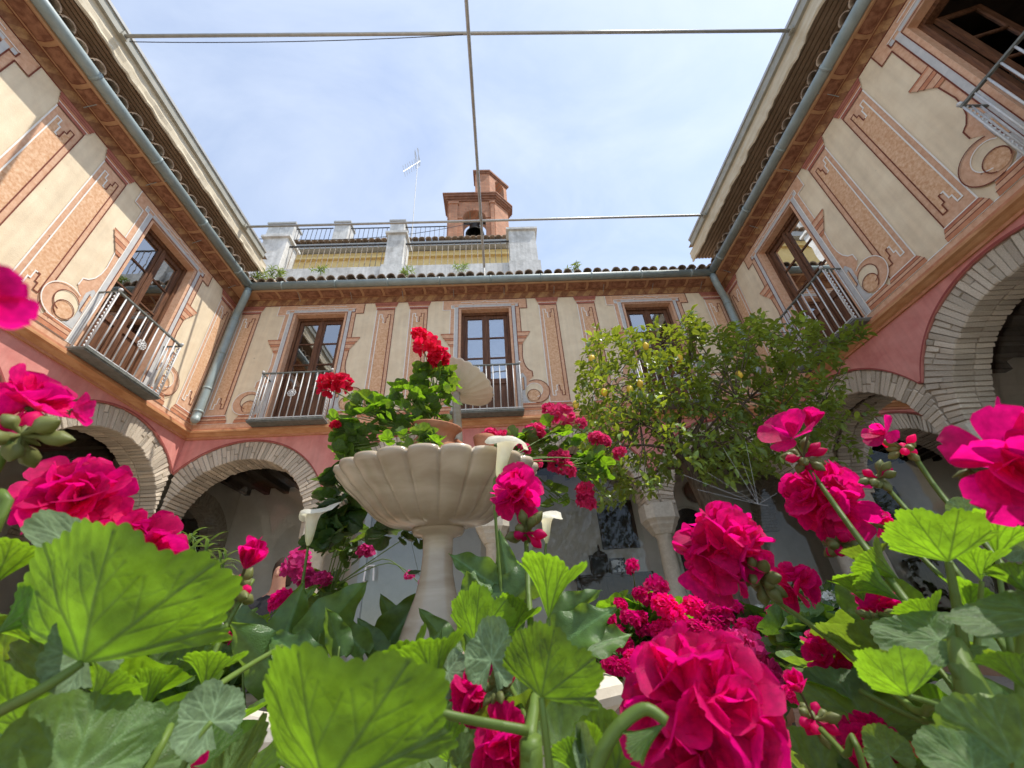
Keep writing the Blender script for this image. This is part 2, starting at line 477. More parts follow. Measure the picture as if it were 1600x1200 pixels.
def pilaster(F, wing, uc, hw=.2, flip=1):
    mb = MB()
    flat(mb, F, [(uc - hw, 4.92), (uc + hw, 4.92), (uc + hw, 7.45), (uc - hw, 7.45)], .004, 0)
    a, b, c = hw * .62, hw * .32, hw * .15
    half = [(-a, 6.2), (-a, 7.32), (-b, 7.32), (-b, 7.22), (-c, 7.22), (-c, 7.08), (0, 7.08)]
    full = [(-a, 5.06), (-b, 5.06), (-b, 5.17), (-c, 5.17), (-c, 5.29), (c, 5.29), (c, 5.17), (b, 5.17), (b, 5.06), (a, 5.06),
            (a, 7.32), (b, 7.32), (b, 7.22), (c, 7.22), (c, 7.08), (-c, 7.08), (-c, 7.22), (-b, 7.22), (-b, 7.32), (-a, 7.32)]
    flat(mb, F, [(uc + x, y) for x, y in full], .008, 1)
    lft = [(0, 5.29), (-c, 5.29), (-c, 5.17), (-b, 5.17), (-b, 5.06), (-a, 5.06), (-a, 7.32), (-b, 7.32), (-b, 7.22), (-c, 7.22), (-c, 7.08), (0, 7.08)]
    m1, m2 = (3, 2) if flip > 0 else (2, 3)
    strip(mb, F, [(uc + x, y) for x, y in lft], .017, .012, m1)
    strip(mb, F, [(uc - x, y) for x, y in lft], .015, .012, m2)
    strip(mb, F, [(uc - hw, 4.92), (uc - hw, 7.45)], .018, .012, m1)
    strip(mb, F, [(uc + hw, 4.92), (uc + hw, 7.45)], .014, .012, m2)
    p = mb.build('painted_pilaster', PM, wing)
    k = hw / .2
    cb = MB()
    bands(cb, F, uc, [(7.45, 7.463, .205 * k, .205 * k, 2), (7.463, 7.52, .205 * k, .21 * k, 4), (7.52, 7.53, .225 * k, .225 * k, 3), (7.53, 7.575, .225 * k, .24 * k, 5),
                      (7.575, 7.585, .245 * k, .245 * k, 2), (7.585, 7.62, .245 * k, .25 * k, 4), (7.62, 7.63, .26 * k, .26 * k, 2), (7.63, 7.672, .26 * k, .265 * k, 4)], .012)
    cb.build('capital', PM, p)
    bb = MB()
    bands(bb, F, uc, [(4.742, 4.80, .265 * k, .265 * k, 5), (4.80, 4.812, .265 * k, .265 * k, 2), (4.812, 4.85, .26 * k, .24 * k, 0), (4.85, 4.86, .24 * k, .24 * k, 2),
                      (4.86, 4.885, .235 * k, .225 * k, 5), (4.885, 4.905, .22 * k, .21 * k, 4), (4.905, 4.918, .21 * k, .21 * k, 3)], .012)
    bb.build('base', PM, p)
    return p

def arc2(cx, cy, r, a0, a1, n=14, ry=None):
    ry = ry or r
    return [(cx + r * cos(radians(a0 + (a1 - a0) * i / n)), cy + ry * sin(radians(a0 + (a1 - a0) * i / n))) for i in range(n + 1)]

def surround(F, wing, uc):
    mb = MB()
    flat(mb, F, [(uc - .95, 7.40), (uc + .95, 7.40), (uc + .95, 7.66), (uc - .95, 7.66)], .004, 0)
    def S(s, pts): return [(uc + s * x, y) for x, y in pts]
    leg_out = [(.95, 7.38), (.78, 7.38), (.78, 6.35), (.76, 6.05), (.775, 5.9), (.81, 5.78), (.87, 5.69), (.935, 5.65), (.94, 5.52)]
    for s in (-1, 1):
        flat(mb, F, S(s, [(.54, 4.75), (.54, 7.40), (.95, 7.40)] + leg_out + [(.86, 5.43), (.76, 5.36), (.73, 5.2), (.70, 4.75)]), .004, 0)
        lm = 2 if s > 0 else 3
        strip(mb, F, S(s, [(.95, 7.66)] + leg_out), .016, .012, lm)
        strip(mb, F, S(s, [(.64, 4.75), (.64, 7.47)]), .075, .008, 6)
        strip(mb, F, S(s, [(.684, 4.75), (.684, 7.43), (.76, 7.43), (.76, 7.53)]), .016, .012, lm)
        strip(mb, F, S(s, [(.596, 4.75), (.596, 7.425)]), .012, .012, 2)
        flat(mb, F, S(s, [(.69, 7.44), (.75, 7.44), (.75, 7.51), (.69, 7.51)]), .008, 6)
        # shadow-coloured scroll ground
        flat(mb, F, S(s, [(.695, 4.93), (.695, 5.60), (.74, 5.62), (.80, 5.5), (.80, 5.32), (.765, 5.22), (.76, 5.1), (.80, 4.98), (.85, 4.93)]), .008, 6)
        flat(mb, F, S(s, [(.71, 5.22), (.71, 5.5), (.745, 5.5), (.745, 5.22)]), .012, 1)
        strip(mb, F, S(s, [(.749, 5.52), (.749, 5.22), (.705, 5.2)]), .01, .016, 2)
    strip(mb, F, [(uc - .6, 7.485), (uc + .6, 7.485)], .06, .0085, 6)
    strip(mb, F, [(uc - .76, 7.53), (uc - .3, 7.53), (uc - .27, 7.56), (uc - .22, 7.535), (uc + .22, 7.535), (uc + .27, 7.56), (uc + .3, 7.53), (uc + .76, 7.53)], .014, .012, 3)
    strip(mb, F, [(uc - .596, 7.425), (uc + .596, 7.425)], .012, .0125, 2)
    strip(mb, F, [(uc - .55, 7.60), (uc - .06, 7.60), (uc, 7.635), (uc + .06, 7.60), (uc + .55, 7.60)], .014, .012, 3)
    p = mb.build('painted_door_surround', PM, wing)
    for s in (-1, 1):
        b = MB()
        def sb(v0, v1, x0, x1, m): flat(b, F, S(s, [(.69, v0), (x0, v0), (x1, v1), (.69, v1)]), .016, m)
        sb(6.35, 6.40, .78, .80, 5); sb(6.40, 6.412, .81, .81, 2); sb(6.412, 6.50, .81, .86, 0); sb(6.50, 6.512, .875, .875, 2)
        sb(6.512, 6.57, .875, .90, 5); sb(6.57, 6.582, .92, .92, 2); sb(6.582, 6.66, .92, .955, 0); sb(6.66, 6.69, .97, .97, 5); sb(6.69, 6.70, .975, .975, 2)
        b.build('painted_bracket', PM, p)
        v = MB()
        cx, cy = .985, 5.165
        outer = arc2(cx, cy, .262, 122, -96, 26)
        flat(v, F, S(s, [(.80, 5.40), (.86, 5.46)] + outer + [(.88, 4.935), (.80, 5.0)]), .016, 0)
        cav = arc2(.945, 5.19, .162, 150, -75, 22)
        flat(v, F, S(s, [(.795, 5.27)] + cav + [(.90, 5.0), (.795, 5.06)]), .020, 7)
        ball = arc2(.925, 5.075, .125, 0, 345, 24)
        flat(v, F, S(s, ball), .024, 1)
        strip(v, F, S(s, outer), .013, .028, 2 if s > 0 else 3)
        strip(v, F, S(s, [(.795, 5.27)] + cav), .012, .028, 3 if s > 0 else 2)
        strip(v, F, S(s, arc2(.925, 5.075, .127, -60, 215, 24)), .012, .032, 2)
        v.build('painted_scroll', PM, p)
        q = MB()
        for v0, v1, x1, m in [(4.742, 4.80, 1.13, 5), (4.80, 4.812, 1.13, 2), (4.812, 4.86, 1.11, 0), (4.86, 4.87, 1.09, 2), (4.87, 4.905, 1.08, 5), (4.905, 4.917, 1.07, 3)]:
            flat(q, F, S(s, [(.70, v0), (x1, v0), (x1 - .01, v1), (.70, v1)]), .016, m)
        q.build('painted_base', PM, p)

def sweep(mb, F, prof, u0, u1, mat=0, m0=0, m1=0):
    # profile (w,v) swept along u; m0/m1: mitre (how far the end moves per unit of w)
    for (w0, v0), (w1, v1) in zip(prof[:-1], prof[1:]):
        mb.poly([F(u0 + m0 * w0, v0, w0), F(u1 + m1 * w0, v0, w0), F(u1 + m1 * w1, v1, w1), F(u0 + m0 * w1, v1, w1)], mat)

def unit_brick(seed):
    rn = random.Random(seed)
    bm = bmesh.new()
    bmesh.ops.create_cube(bm, size=1)
    for v in bm.verts:
        if v.co.x < 0: v.co.y *= .84
        v.co.x += rn.uniform(-.03, .03); v.co.y += rn.uniform(-.09, .09); v.co.z += rn.uniform(-.035, .035)
    bmesh.ops.bevel(bm, geom=list(bm.edges), offset=.045, segments=1, affect='EDGES')
    me = bpy.data.meshes.new('brick')
    bm.to_mesh(me); bm.free()
    me.materials.append(BRICK)
    return me
BRK = [unit_brick(i) for i in range(9)]

def arch(F, wing, uc, lim, split=.4, front=True, soffit=True, n=57, ri=RI, ro=RO, w0=0, depth=.52, zc=ZC):
    """mortar ring (part) with its bricks (sub-parts) or, where they cannot be told apart, joined bricks"""
    a0 = 2.2
    ring = MB()
    A = [radians(a0 + (180 - 2 * a0) * i / 64) for i in range(65)]
    def rr(a):
        # shorten the ring where it meets its neighbour
        c = cos(a)
        lim_r = ro
        if c > 1e-3: lim_r = min(ro, (lim[1] - uc) / c)
        elif c < -1e-3: lim_r = min(ro, (lim[0] - uc) / c)
        return max(ri + .03, lim_r)
    for i in range(64):
        q = []
        for a in (A[i], A[i + 1]):
            q.append([F(uc + r * cos(a), zc + r * sin(a), w) for r, w in ((ri + .014, w0 - .04), (rr(a) + .004, w0 - .04), (rr(a), w0 - depth + .01), (ri + .014, w0 - depth + .01))])
        for k in range(4):
            ring.poly([q[0][k], q[0][(k + 1) % 4], q[1][(k + 1) % 4], q[1][k]], 0)
    part = ring.build('arch', [MORTAR], wing)
    rn = random.Random(int(uc * 100) + 5)
    o = Vector(F(0, 0, 0))
    U = Vector(F(1, 0, 0)) - o; V = Vector(F(0, 1, 0)) - o; Wd = Vector(F(0, 0, 1)) - o
    joined = MB()
    def put(a, r0, r1, wa, wb, single):
        rad = U * cos(a) + V * sin(a)
        tan = -U * sin(a) + V * cos(a)
        rm = (r0 + r1) / 2
        pos = o + U * (uc + rm * cos(a)) + V * (zc + rm * sin(a)) + Wd * ((wa + wb) / 2)
        th = (pi - 2 * radians(a0)) / n * (rm * .4 + r1 * .6) * rn.uniform(.80, .90)
        M4 = Matrix.Identity(4)
        jit = rn.uniform(-.012, .012)
        rad2 = (rad + tan * jit).normalized(); tan2 = (tan - rad * jit).normalized()
        for c, vec in enumerate((rad2 * (r1 - r0), tan2 * th, Wd * abs(wb - wa))):
            M4[0][c], M4[1][c], M4[2][c] = vec
        M4.translation = pos
        me = BRK[rn.randrange(9)]
        if single:
            inst('brick', me, M4, part)
        else:
            joined.add([M4 @ v.co for v in me.vertices], [list(p.vertices) for p in me.polygons])
    for k in range(n):
        a = radians(a0) + (pi - 2 * radians(a0)) * (k + .5) / n
        r1 = rr(a) - rn.uniform(.004, .016)
        r0 = ri + rn.uniform(-.010, .008)
        wa, wb = w0 - .02 + rn.uniform(-.010, .007), w0 - .285
        if rn.random() < split and r1 - r0 > .2:
            m = r0 + (r1 - r0) * rn.choice([.35, .5, .64, .72])
            put(a, r0, m - .005, wa, wb, front); put(a, m + .005, r1, wa + rn.uniform(-.006, .006), wb, front)
        else:
            put(a, r0, r1, wa, wb, front)
        put(a, ri + rn.uniform(-.010, .008), min(r1, ri + .2), w0 - .297, w0 - depth + rn.uniform(-.008, .008), soffit)
    if joined.v:
        setp(joined.build('brickwork', [BRICK], part), kind='stuff')
    return part

def column(wing, x, y):
    mb = MB()
    def sec(h, ch, z):
        return [(x + a, y + b, z) for a, b in ((h, h - ch), (h - ch, h), (-h + ch, h), (-h, h - ch), (-h, -h + ch), (-h + ch, -h), (h - ch, -h), (h, -h + ch))]
    secs = [sec(.285, .11, 2.862), sec(.285, .11, 2.62), sec(.25, .10, 2.57), sec(.24, .10, 2.545), sec(.235, .10, 2.52), sec(.195, .08, 2.46), sec(.185, .08, 2.43), sec(.155, .065, 2.38)]
    vs = [p for s in secs for p in s]
    fs = [tuple(range(8)), tuple(8 * (len(secs) - 1) + k for k in range(7, -1, -1))]
    for i in range(len(secs) - 1):
        for k in range(8):
            fs.append((8 * i + k, 8 * i + (k + 1) % 8, 8 * i + 8 + (k + 1) % 8, 8 * i + 8 + k))
    mb.add(vs, fs)
    cap = mb.build('column', [STONE], wing)
    sh = MB()
    sh.lathe([(.17, GZ + .0), (.22, GZ), (.22, GZ + .12), (.19, GZ + .18), (.135, GZ + .24), (.138, 1.4), (.122, 2.33), (.145, 2.35), (.145, 2.382)], 20, (x, y, 0))
    sh.build('shaft', [STONE], cap, smooth=True)

def tile_mesh(seed):
    rn = random.Random(seed); mb = MB()
    # barrel tile: axis along +x (up the slope), open below
    n = 8; vs = []
    for t in (0, 1):
        for rad in (1, .8):
            for k in range(n + 1):
                a = pi * k / n
                r = (.098 if t == 0 else .08) * rad + rn.uniform(-.003, .003)
                vs.append((t * .42, r * cos(a), r * sin(a) * .92))
    m = n + 1
    fs = []
    for k in range(n):
        fs += [(k, k + 1, 2 * m + k + 1, 2 * m + k), (m + k, 3 * m + k, 3 * m + k + 1, m + k + 1), (k, m + k, m + k + 1, k + 1)]
    mb.add(vs, fs)
    return mb.mesh('roof_tile', [TILE])
TILES = [tile_mesh(i) for i in range(6)]

def window_leafs(F, wing, uc, w=-.17, openw=False):
    fr = MB()
    def bx(mb, u0, u1, v0, v1, wa, wb, m=0): mb.box((u0, v0, wa), (u1, v1, wb), m, F)
    bx(fr, uc - .54, uc - .485, 4.70, 7.40, w - .08, w + .035); bx(fr, uc + .485, uc + .54, 4.70, 7.40, w - .08, w + .035)
    bx(fr, uc - .485, uc + .485, 7.33, 7.40, w - .08, w + .035)
    door = fr.build('balcony_door', [WOOD], wing)
    if openw:
        for s in (-1, 1):
            hu = uc + s * .47
            G = (lambda hu, s: lambda a, v, b: F(hu - s * (.30 * a + .95 * b), v, -.24 - .95 * a + .30 * b))(hu, s)
            lf = MB()
            def bz(a0, a1, v0, v1, b0=0, b1=.045): lf.box((a0, v0, b0), (a1, v1, b1), 0, G)
            bz(0, .07, 4.73, 7.32); bz(.40, .47, 4.73, 7.32)
            for v0, v1 in ((4.73, 4.86), (5.50, 5.62), (7.25, 7.32), (6.14, 6.17), (6.69, 6.72)): bz(.0701, .3999, v0, v1, .002, .043)
            bz(.0701, .3999, 4.861, 5.499, .012, .03)
            leaf = lf.build('door_leaf', [WOOD], door)
            for v0, v1 in ((5.621, 6.139), (6.171, 6.689), (6.721, 7.249)):
                g = MB(); g.box((.0702, v0, .02), (.3998, v1, .026), 0, G); g.build('pane', [PANE], door)
        return door
    for s in (-1, 1):
        lf = MB()
        a, b = (uc - .48, uc - .006) if s < 0 else (uc + .006, uc + .48)
        for u0, u1 in ((a, a + .075), (b - .075, b)): bx(lf, u0, u1, 4.73, 7.325, w - .05, w)
        for v0, v1 in ((4.73, 4.86), (5.50, 5.62), (7.25, 7.325)): bx(lf, a + .075, b - .075, v0, v1, w - .048, w - .003)
        bx(lf, a + .075, b - .075, 4.86, 5.50, w - .04, w - .025)
        bx(lf, a + .12, b - .12, 4.92, 5.44, w - .026, w - .008)
        for vv in (6.155, 6.70): bx(lf, a + .075, b - .075, vv - .014, vv + .014, w - .046, w - .006)
        if s < 0: bx(lf, b - .03, b + .04, 4.73, 7.325, w + .0005, w + .02)
        leaf = lf.build('door_leaf', [WOOD], door)
        for v0, v1 in ((5.62, 6.141), (6.169, 6.686), (6.714, 7.25)):
            g = MB(); bx(g, a + .073, b - .073, v0, v1, w - .03, w - .024)
            g.build('pane', [PANE], door)

def balcony(F, wing, uc, hw=.66, dep=.30, nb=11, flower=True):
    sl = MB()
    sl.box((uc - hw - .02, 4.585, -.1), (uc + hw + .02, 4.606, dep + .015), 0, F)
    sl.box((uc - hw - .03, 4.6061, -.1), (uc + hw + .03, 4.632, dep + .03), 0, F)
    bal = sl.build('balcony', [IRONG], wing)
    r = MB()
    r.box((uc - hw - .012, 5.63, dep - .02), (uc + hw + .012, 5.655, dep + .016), 0, F)
    for s in (-1, 1):
        r.box((uc + s * hw - .012, 5.632, .0), (uc + s * hw + .012, 5.653, dep - .021), 0, F)
    r.build('handrail', [IRONG], bal)
    lr = MB(); lr.box((uc - hw, 4.66, dep - .012), (uc + hw, 4.675, dep + .008), 0, F); lr.build('bottom_rail', [IRON], bal)
    for k in range(nb):
        u = uc - hw + 2 * hw * k / (nb - 1)
        b = MB(); b.tube([F(u, 4.632, dep), F(u, 5.632, dep)], .0105, 6); b.build('bar', [IRON], bal, smooth=True)
    for s in (-1, 1):
        u = uc + s * hw
        for w in (.10, .2):
            b = MB(); b.tube([F(u, 4.632, w), F(u, 5.632, w)], .0105, 6); b.build('bar', [IRON], bal, smooth=True)
        tw = MB()
        pts = [F(u + .010 * cos(k * 1.5) - s * .0, 4.632 + k * (1.0 / 66), dep - .035 + .010 * sin(k * 1.5)) for k in range(67)]
        tw.tube(pts, .011, 6); tw.build('twisted_post', [IRON], bal, smooth=True)
        kn = MB(); c = Vector(F(u, 5.68, dep)); kn.lathe([(.004, -.03), (.022, -.02), (.03, 0), (.022, .02), (.004, .03)], 10, c); kn.build('finial', [IRON], bal, smooth=True)
    ro_ = MB()
    for k in range(8):
        a = 2 * pi * k / 8
        cx, cy = uc + .05 * cos(a), 5.17 + .05 * sin(a)
        ro_.tube([F(cx + .026 * cos(t), cy + .026 * sin(t), dep + .018) for t in [2 * pi * j / 10 for j in range(11)]], .008, 5)
    ro_.tube([F(uc + .02 * cos(t), 5.17 + .02 * sin(t), dep + .02) for t in [2 * pi * j / 10 for j in range(11)]], .012, 5)
    ro_.build('rosette', [IRON], bal, smooth=True)

def wing_build(F, wing, u0, u1, doors, openings_open, pil, arches, mi0, mi1, flip, detail, ext0=0., ext1=0.):
    """mi0/mi1 = 1 where the wing meets another at an inner corner"""
    # upper wall with door openings
    w = MB()
    us = sorted([u0, u1] + [d + s * .54 for d in doors for s in (-1, 1)])
    for a, b in zip(us[:-1], us[1:]):
        mid = (a + b) / 2
        if any(abs(mid - d) < .54 for d in doors):
            w.poly([F(a, 4.60, 0), F(b, 4.60, 0), F(b, 4.70, 0), F(a, 4.70, 0)], 0)
            w.poly([F(a, 7.40, 0), F(b, 7.40, 0), F(b, 7.72, 0), F(a, 7.72, 0)], 0)
        else:
            w.poly([F(a, 4.60, 0), F(b, 4.60, 0), F(b, 7.72, 0), F(a, 7.72, 0)], 0)
    for d in doors:
        for s in (-1, 1):
            u = d + s * .54
            w.poly([F(u, 4.70, 0), F(u, 7.40, 0), F(u, 7.40, -.2), F(u, 4.70, -.2)], 1)
        w.poly([F(d - .54, 7.40, 0), F(d + .54, 7.40, 0), F(d + .54, 7.40, -.2), F(d - .54, 7.40, -.2)], 1)
        w.poly([F(d - .54, 4.70, 0), F(d + .54, 4.70, 0), F(d + .54, 4.70, -.3), F(d - .54, 4.70, -.3)], 1)
    # plinth strip above the cornice
    w.build('upper_wall', [CREAM, ORANGE2], wing)
    pl = MB()
    sweep(pl, F, [(.004, 4.63), (.004, 4.742)], u0, u1, 0, mi0, -mi1)
    strip(pl, F, [(u0 + .02, 4.742), (u1 - .02, 4.742)], .014, .0085, 1)
    pl.build('painted_plinth', [ORANGE2, WHITELINE], wing)
    # rooms behind
    rm = MB()
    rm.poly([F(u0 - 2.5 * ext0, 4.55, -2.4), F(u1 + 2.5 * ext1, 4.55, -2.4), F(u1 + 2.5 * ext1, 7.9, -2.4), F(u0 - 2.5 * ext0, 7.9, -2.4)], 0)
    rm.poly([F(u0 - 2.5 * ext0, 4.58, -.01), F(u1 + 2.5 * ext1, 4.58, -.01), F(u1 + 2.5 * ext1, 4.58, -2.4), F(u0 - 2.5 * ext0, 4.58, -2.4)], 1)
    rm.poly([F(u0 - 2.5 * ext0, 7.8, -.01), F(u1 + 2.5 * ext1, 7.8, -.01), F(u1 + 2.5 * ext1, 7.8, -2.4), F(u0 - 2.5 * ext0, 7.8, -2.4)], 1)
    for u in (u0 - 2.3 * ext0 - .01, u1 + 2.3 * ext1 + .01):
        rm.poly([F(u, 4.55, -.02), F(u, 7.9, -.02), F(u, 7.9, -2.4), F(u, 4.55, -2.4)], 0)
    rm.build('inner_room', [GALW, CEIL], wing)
    # lower wall above the arches
    lw = MB(); edge = MB()
    uu = sorted(set([u0, u1] + [u0 + (u1 - u0) * i / 220 for i in range(221)] + [a + s * RO for a in arches for s in (-1, 1) if u0 < a + s * RO < u1]))
    def vb(u):
        b = 2.864
        for a in arches:
            if abs(u - a) < RO: b = max(b, ZC + sqrt(RO * RO - (u - a) ** 2))
        return b
    for a, b in zip(uu[:-1], uu[1:]):
        va, vbb = vb(a), vb(b)
        lw.poly([F(a, va, 0), F(b, vbb, 0), F(b, 4.46, 0), F(a, 4.46, 0)], 0)
        lw.poly([F(a, va, 0), F(b, vbb, 0), F(b, vbb, -.05), F(a, va, -.05)], 0)
        lw.poly([F(a, va, -.52), F(b, vbb, -.52), F(b, 4.46, -.52), F(a, 4.46, -.52)], 1)
        if va > 2.87 or vbb > 2.87:
            lw.poly([F(a, va + .001, .003), F(b, vbb + .001, .003), F(b, vbb + .028, .003), F(a, va + .028, .003)], 2)
    lw.build('lower_wall', [PINK, GALW, REDEDGE], wing)
    # moulded cornice between the storeys
    co = MB()
    sweep(co, F, [(0, 4.425), (.03, 4.425), (.03, 4.46), (.055, 4.475), (.085, 4.505), (.12, 4.52), (.12, 4.555), (.10, 4.57), (.10, 4.60), (.055, 4.615), (.0, 4.64)], u0, u1, 0, mi0, -mi1)
    for i, f in enumerate(co.f): co.m[i] = 1 if i in (1, 7) else 0
    co.build('cornice', [CORNICE, TERRA], wing)
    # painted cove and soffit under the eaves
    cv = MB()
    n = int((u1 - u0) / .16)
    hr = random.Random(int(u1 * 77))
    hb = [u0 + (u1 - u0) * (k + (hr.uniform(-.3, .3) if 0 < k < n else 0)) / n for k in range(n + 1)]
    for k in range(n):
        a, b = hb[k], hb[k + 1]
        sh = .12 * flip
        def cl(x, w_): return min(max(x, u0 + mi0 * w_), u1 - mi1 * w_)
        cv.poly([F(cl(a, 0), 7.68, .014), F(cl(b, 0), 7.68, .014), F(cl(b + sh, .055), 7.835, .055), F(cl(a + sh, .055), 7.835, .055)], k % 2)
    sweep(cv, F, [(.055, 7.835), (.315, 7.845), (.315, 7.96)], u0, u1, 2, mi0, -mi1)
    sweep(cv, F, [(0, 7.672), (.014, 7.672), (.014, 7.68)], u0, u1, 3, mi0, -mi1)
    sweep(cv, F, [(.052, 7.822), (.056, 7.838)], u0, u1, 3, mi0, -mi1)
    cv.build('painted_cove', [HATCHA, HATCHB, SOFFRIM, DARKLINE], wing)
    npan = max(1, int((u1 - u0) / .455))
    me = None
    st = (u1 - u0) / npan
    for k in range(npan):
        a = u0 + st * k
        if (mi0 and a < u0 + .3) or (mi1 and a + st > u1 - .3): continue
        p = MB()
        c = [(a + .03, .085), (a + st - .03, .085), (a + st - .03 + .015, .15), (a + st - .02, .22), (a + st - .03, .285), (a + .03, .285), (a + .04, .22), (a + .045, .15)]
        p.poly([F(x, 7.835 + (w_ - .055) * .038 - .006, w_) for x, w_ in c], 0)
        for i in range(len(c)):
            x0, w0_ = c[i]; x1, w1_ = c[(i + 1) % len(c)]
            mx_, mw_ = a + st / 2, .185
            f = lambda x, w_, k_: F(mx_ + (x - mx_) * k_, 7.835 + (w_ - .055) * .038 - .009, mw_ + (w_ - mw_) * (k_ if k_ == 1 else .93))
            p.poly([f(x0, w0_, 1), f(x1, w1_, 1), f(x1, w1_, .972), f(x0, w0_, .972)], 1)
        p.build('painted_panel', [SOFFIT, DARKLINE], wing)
    # roof: deck, first course of barrel tiles as single tiles, second course joined
    dk = MB()
    sl = .38
    sweep(dk, F, [(.30, 7.975), (.30, 8.03), (-2.6, 8.03 + 2.9 * sl)], u0 - 2.6 * ext0, u1 + 2.6 * ext1, 0, 0, 0)
    roof = dk.build('roof', [TILE], wing)
    o = Vector(F(0, 0, 0)); U = Vector(F(1, 0, 0)) - o; Wd = Vector(F(0, 0, 1)) - o; Vv = Vector((0, 0, 1))
    up = (-Wd + Vv * sl).normalized(); nrm = (Wd * sl + Vv).normalized()
    rn = random.Random(int(u0 * 31))
    nt_ = int((u1 - u0 + .3) / .235)
    rows = MB()
    for k in range(nt_):
        u = u0 + .25 * mi0 + (u1 - u0 - .25 * mi0 - .25 * mi1) * (k + .5) / nt_
        for row in range(2):
            M4 = Matrix.Identity(4)
            jr = rn.uniform(-.06, .06)
            ax = (up + U * jr).normalized(); side = nrm.cross(ax)
            for c, vec in enumerate((ax, side, nrm)): M4[0][c], M4[1][c], M4[2][c] = vec
            M4.translation = o + U * (u + rn.uniform(-.015, .015)) + Wd * (.40 - row * .33 + rn.uniform(-.03, .03)) + Vv * (8.065 + row * .175 + rn.uniform(-.008, .008))
            inst('roof_tile', TILES[rn.randrange(6)], M4, roof)
        # under tile (channel)
        for wq in (.34,):
            M4 = Matrix.Identity(4)
            ax = up; side = -nrm.cross(ax)
            for c, vec in enumerate((ax, side, -nrm)): M4[0][c], M4[1][c], M4[2][c] = vec
            M4.translation = o + U * (u + .1175) + Wd * wq + Vv * (8.125)
            me_ = TILES[rn.randrange(6)]
            rows.add([M4 @ v.co for v in me_.vertices], [list(p.vertices) for p in me_.polygons])
    setp(rows.build('channel_tiles', [TILE], roof), kind='stuff')
    for d in doors:
        surround(F, wing, d)
        window_leafs(F, wing, d, openw=d in openings_open)
        balcony(F, wing, d)
    for p_ in pil:
        if isinstance(p_, tuple): pilaster(F, wing, p_[0], p_[1], flip)
        else: pilaster(F, wing, p_, .2, flip)
    for i, a in enumerate(arches):
        pitch = [abs(a - b) for b in arches if b != a]
        hi = min([u1 - .008 if mi1 else 99] + [(a + b) / 2 - .006 for b in arches if b > a])
        lo = max([u0 + .008 if mi0 else -99] + [(a + b) / 2 + .006 for b in arches if b < a])
        d = detail[i]
        arch(F, wing, a, (lo, hi), split=.38 if d >= 2 else 0, front=d >= 1, soffit=d >= 2)
        g = MB()
        pts = [F(a + (RI + .005) * cos(t), ZC + (RI + .005) * sin(t), -.56) for t in [pi * j / 28 for j in range(29)]]
        g.poly([F(a + RI, GG, -.56)] + pts + [F(a - RI, GG, -.56)])
        g.build('glass_screen', [SCREEN], wing)

# ------------------------------------------------------------------ wings
left = thing('courtyard_wing', 'left wing of the courtyard, its painted wall in full sun', 'building', (XL, 3, GZ))
right = thing('courtyard_wing', 'shaded right wing of the courtyard with an open balcony door at its upper corner', 'building', (XR, 3, GZ))
back = thing('courtyard_wing', 'rear wing of the courtyard facing the viewer with three balcony doors', 'building', (0, YB, GZ))

wing_build(FL, left, -1.6, 7.0, [5.10, 1.46], [], [3.72, 2.96, (6.67, .2)], [5.8, 3.0, .2], 0, 1, 1, [2, 2, 0])
wing_build(FR, right, -1.6, 7.0, [5.08, 1.46], [1.46], [3.73, 2.92, (6.67, .2)], [5.8, 3.0, .2], 0, 1, 1, [2, 2, 0])
wing_build(FB, back, XL, XR, [-3.87, -.20, 3.53], [], [-5.40, -2.43, -1.69, 1.23, 2.11, 5.08], [-4.545, -1.615, 1.275, 4.205], 1, 1, 1, [2, 1, 1, 1], 1, 1)
for u in (4.4, 1.6): column(left, XL - .27, u); column(right, XR + .27, u)
for u in (-3.08, -.17, 2.74): column(back, u, YB + .27)
column(left, XL - .29, YB + .29); column(right, XR + .29, YB + .29)

# galleries behind the arcades
def gallery(wing, pts_wall, ceil, name='gallery'):
    g = MB()
    for a, b in zip(pts_wall[:-1], pts_wall[1:]):
        g.poly([(a[0], a[1], GZ), (b[0], b[1], GZ), (b[0], b[1], 4.43), (a[0], a[1], 4.43)], 0)
    g.build('gallery_wall', [GALW], wing)
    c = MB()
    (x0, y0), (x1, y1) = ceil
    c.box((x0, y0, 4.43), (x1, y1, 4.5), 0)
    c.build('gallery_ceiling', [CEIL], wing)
    long_x = abs(x1 - x0) > abs(y1 - y0)
    n = int(max(abs(x1 - x0), abs(y1 - y0)) / .45)
    for k in range(n):
        b = MB(); t = (k + .5) / n
        if long_x: xx = x0 + (x1 - x0) * t; b.box((xx - .06, y0, 4.28), (xx + .06, y1, 4.429))
        else: yy = y0 + (y1 - y0) * t; b.box((x0, yy - .06, 4.28), (x1, yy + .06, 4.429))
        b.build('ceiling_beam', [DARKWOOD], wing)
GD = 2.9
gallery(left, [(XL - .52, -1.62), (XL - GD, -1.62), (XL - GD, YB + .5)], ((XL - GD, -1.6), (XL - .525, YB + .5)))
gallery(right, [(XR + .52, -1.62), (XR + GD, -1.62), (XR + GD, YB + .5)], ((XR + .525, -1.6), (XR + GD, YB + .5)))
gallery(back, [(XL - GD, YB + .5), (XL - GD, YB + GD), (XR + GD, YB + GD), (XR + GD, YB + .5)], ((XL - GD, YB + .525), (XR + GD, YB + GD)))

